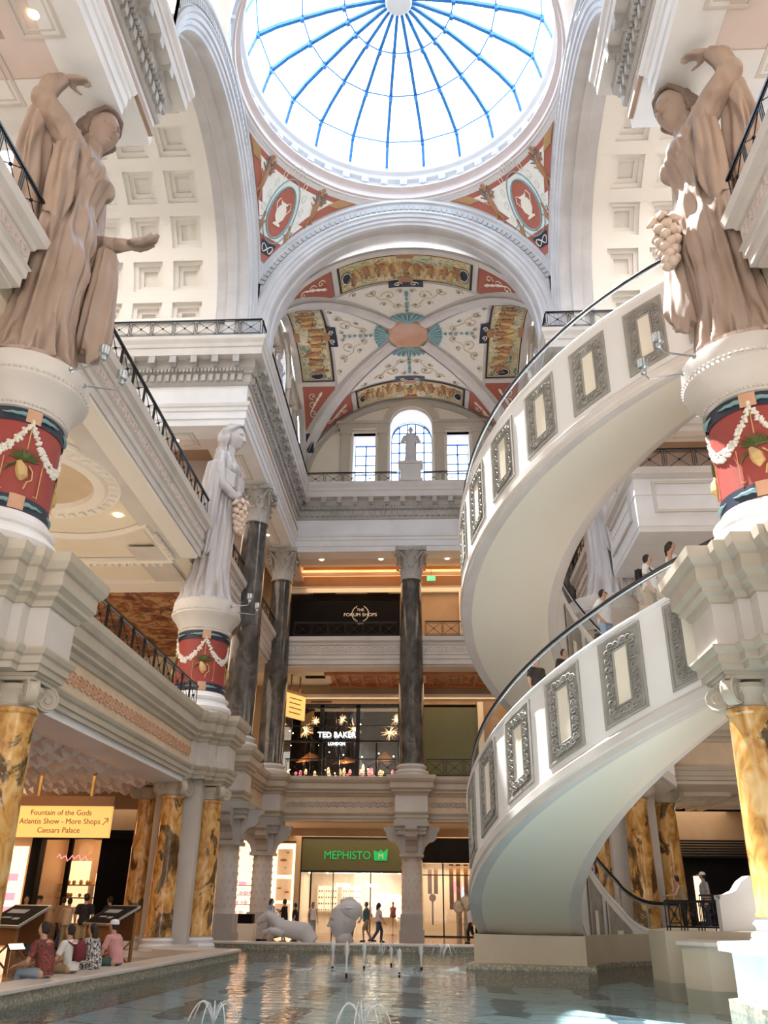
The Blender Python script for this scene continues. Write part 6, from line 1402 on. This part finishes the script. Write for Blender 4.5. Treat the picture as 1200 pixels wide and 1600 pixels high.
    if bag:
        b = MB().ball(ch+V((-.22, 0, .0)), (.10, .15, .2), 14, 10).box(ch.x-.28, ch.x-.15, -.14, .14, ch.z-.17, ch.z+.13).tube([ch+V((-.15, -.12, .1)), nk+V((.02, -.13, .02)), ch+V((.14, -.13, -.05))], .02, 6).tube([ch+V((-.15, .12, .1)), nk+V((.02, .13, .02)), ch+V((.14, .13, -.05))], .02, 6)
        b.v = [tuple(c*k for c in v) for v in b.v]; o = b.build('backpack', bag, None, True); o.location = loc; o.rotation_euler.z = rz; tag(o, '%s backpack worn by %s' % (('black', 'visitor on the escalator') if bag == 'cloth_black' else ('maroon', 'the seated visitor in the white shirt')), 'backpack')
    return t
SH = .35   # height of the pool rim
# seated on the left rim, backs to the pool
for p, lab, kw in (((-6.05, 17.05), 'person in a red and black patterned shirt seated on the pool rim taking a photo', dict(shirt='cloth_paisley', legs='denim_light', h=1.8)),
                   ((-6.02, 18.2), 'person in a white shirt seated on the rim with a maroon backpack', dict(shirt='cloth_white', legs='cloth_khaki', h=1.66, bag='cloth_maroon')),
                   ((-5.98, 19.3), 'long-haired person in a black and white patterned dress seated on the rim', dict(shirt='cloth_flower', skirt=True, long_=.24, h=1.66)),
                   ((-5.92, 20.45), 'person in a pink shirt and white cap seated on the pool rim', dict(shirt='cloth_pink', legs='cloth_teal', cap='cloth_white', h=1.76))):
    person((*p, SH), R(168), lab, 'sit', turn=.3, **kw)
o = MB().box(-.07, .07, -.2, .2, -.01, .01).build('tablet', 'rubber'); o.location = (-6.62, 16.95, SH+.5); o.rotation_euler = (0, R(50), R(-20)); tag(o, 'tablet held up by the person in the patterned red shirt', 'tablet'); MB().box(-.06, .06, -.18, .18, .011, .013).build('screen', 'shop_shelf', o)
for p, rz, lab, kw in (((-12.7, 30.5), -70, 'person in dark clothes and green trousers standing under the hanging sign, farthest left', dict(pose='phone', shirt='cloth_black', legs='cloth_teal')),
                       ((-11.6, 29.0), -60, 'person with dark hat and arms crossed in a black T-shirt behind the seated group', dict(pose='crossed', shirt='cloth_black', legs='cloth_jean', cap='cloth_black')),
                       ((-9.9, 28.6), 100, 'person in a black T-shirt seen from behind, above the person in the flowered dress', dict(pose='stand', shirt='cloth_black', legs='cloth_khaki', shorts=True, h=1.8)),
                       ((-10.3, 31.9), 160, 'dark figure in a hooded top standing beside the yellow columns', dict(pose='crossed', shirt='cloth_black', legs='cloth_black', h=1.74)),
                       ((-12.6, 33.4), 80, 'person in a tan top looking into the arcade shop', dict(pose='walk', shirt='cloth_khaki', legs='cloth_jean', h=1.7)),
                       ((-11.4, 31.0), 95, 'person in a beige sleeveless top near the arcade shop', dict(pose='stand', shirt='tan', legs='cloth_khaki', sleeveless=True, h=1.68)),
                       ((-6.35, 42.0), -20, 'person with tied-up hair in a blue shirt walking past the lit showcase', dict(pose='walk', shirt='cloth_blue', legs='denim_light', shorts=True, long_=.06, h=1.78)),
                       ((-5.75, 42.2), 170, 'person in black T-shirt and black shorts facing the lit showcase', dict(pose='phone', shirt='cloth_black', legs='cloth_black', shorts=True, h=1.76)),
                       ((-5.4, 43.2), 180, 'short person in black behind the one in black shorts', dict(pose='stand', shirt='cloth_black', legs='cloth_black', h=1.6)),
                       ((-5.0, 46.5), -60, 'person in a white sleeveless top behind the stone sea horse', dict(pose='stand', shirt='cloth_white', legs='cloth_grey', sleeveless=True, long_=.1, h=1.66)),
                       ((-3.3, 49.5), 90, 'person in a yellow shirt entering the shoe shop', dict(pose='walk', shirt='cloth_yellow', legs='cloth_jean')),
                       ((-2.1, 44.0), 200, 'person in a teal shirt walking in front of the shoe shop', dict(pose='walk', shirt='cloth_teal', legs='cloth_khaki', shorts=True, h=1.7)),
                       ((-1.5, 43.6), 10, 'long-haired person in a white top and jeans in front of the shoe shop', dict(pose='walk', shirt='cloth_white', legs='cloth_jean', long_=.14, h=1.66)),
                       ((2.85, 44.0), 185, 'person in a white shirt and black trousers passing the watch shop', dict(pose='walk', shirt='cloth_white', legs='cloth_black', long_=.12, h=1.66)),
                       ((9.0, 29.6), 175, 'person with short black hair in an olive sleeveless top boarding the escalator', dict(pose='lean', shirt='cloth_khaki', legs='cloth_black', sleeveless=True, h=1.66)),
                       ((9.9, 30.2), 180, 'person in a white cap and grey T-shirt waiting behind the escalator boarding point', dict(pose='stand', shirt='cloth_grey', legs='cloth_jean', cap='cloth_white', h=1.76))):
    person((p[0], p[1], .92 if p[0] > 8 else 0), R(rz), lab, **kw)
def rider(th, r, lab, up=0, **kw):
    z = zt(th, up)-.12; x, y, _ = ep(th, r, 0); return person((x, y, z), R(th+90), lab, **kw)
rider(128, 5.2, 'person in a maroon shirt leaning on the handrail of the lower escalator', pose='lean', shirt='cloth_maroon', legs='cloth_grey', h=1.78)
rider(208.5, 6.2, 'person with dark hair low on the escalator, only the head showing', pose='stand', h=1.7)
rider(212.5, 5.6, 'dark-haired person low on the escalator beside the other head', pose='stand', h=1.68)
rider(230, 6.1, 'person in sunglasses and a white and light blue shirt riding the escalator', pose='hip', shirt='cloth_white', legs='cloth_blue', glasses=True, h=1.8)
rider(241.5, 6.1, 'bearded person in a white T-shirt with a black backpack riding the escalator', pose='stand', shirt='cloth_white', legs='cloth_khaki', bag='cloth_black', h=1.84)
rider(247, 6.1, 'long-haired person in a white tank top highest on the escalator', pose='stand', shirt='cloth_white', legs='cloth_jean', sleeveless=True, long_=.2, h=1.78)
# small white statue on its pedestal in front of the far window
t = empty('lunette_statue', (0, 46.25, 25.4), 0, 'small pale statue of a draped figure on a pedestal before the far arched window', 'statue')
MB().box(-.75, .75, -.5, .5, 0, .15).box(-.65, .65, -.42, .42, .15, 1.2).box(-.78, .78, -.5, .5, 1.2, 1.36).build('pedestal', 'stone', t)
b = MB(); loft(b, [(1.36, 0, 0, .42, .36), (2.0, 0, 0, .34, .3), (2.5, 0, 0, .36, .28), (2.9, 0, 0, .30, .24), (3.3, 0, 0, .42, .28), (3.5, 0, 0, .34, .2), (3.62, 0, 0, .1, .1)], lambda a, z: .10*(1.4*abs(S(4.5*a+z*2))-.8)*max(0, 3.4-z)/2, 60, 50)
b.tube([(0, 0, 3.5), (0, 0, 3.8)], .1, 8); hb_ = MB(); head(hb_, (0, 0, 0), .24, 0, 0, 26, 20); b.add([(v[1], -v[0], v[2]+3.86) for v in hb_.v], hb_.f)
for sg in (-1, 1): b.tube([(sg*.36, 0, 3.38), (sg*.55, -.05, 2.95), (sg*.32, -.3, 2.75)], [.14, .12, .08], 8)
blob(b, 'figure', 'statue_white_smooth', t, .028, 0)
for s, wd in ((-1, 'left'), (1, 'right')):
    t = empty('clerestory_statue', (s*6.99, 37.2, 25.41), 0, 'white statue standing on the high cornice along the %s side of the frescoed arm' % wd, 'statue')
    b = MB(); loft(b, [(0, 0, 0, .5, .5), (.9, 0, 0, .42, .4), (1.6, 0, 0, .46, .42), (2.1, 0, 0, .34, .34), (2.7, 0, 0, .4, .46), (3.0, 0, 0, .2, .3), (3.1, 0, 0, .12, .12)], lambda a, z: .09*(1.4*abs(S(4.5*a+z))-.8), 50, 50)
    b.tube([(0, 0, 3.0), (0, 0, 3.3)], .11, 8); head(b, (.02*-s, 0, 3.42), .27, 0, PI if s > 0 else 0, 26, 20)
    for sg in (-1, 1): b.tube([(0, sg*.4, 2.8), (-s*.1, sg*.6, 2.3), (-s*.45, sg*.4, 2.2+.4*(sg > 0))], [.15, .12, .08], 8)
    t.scale = (.72, .9, .95)
    blob(b, 'figure', 'statue_white_smooth', t, .035, 0)
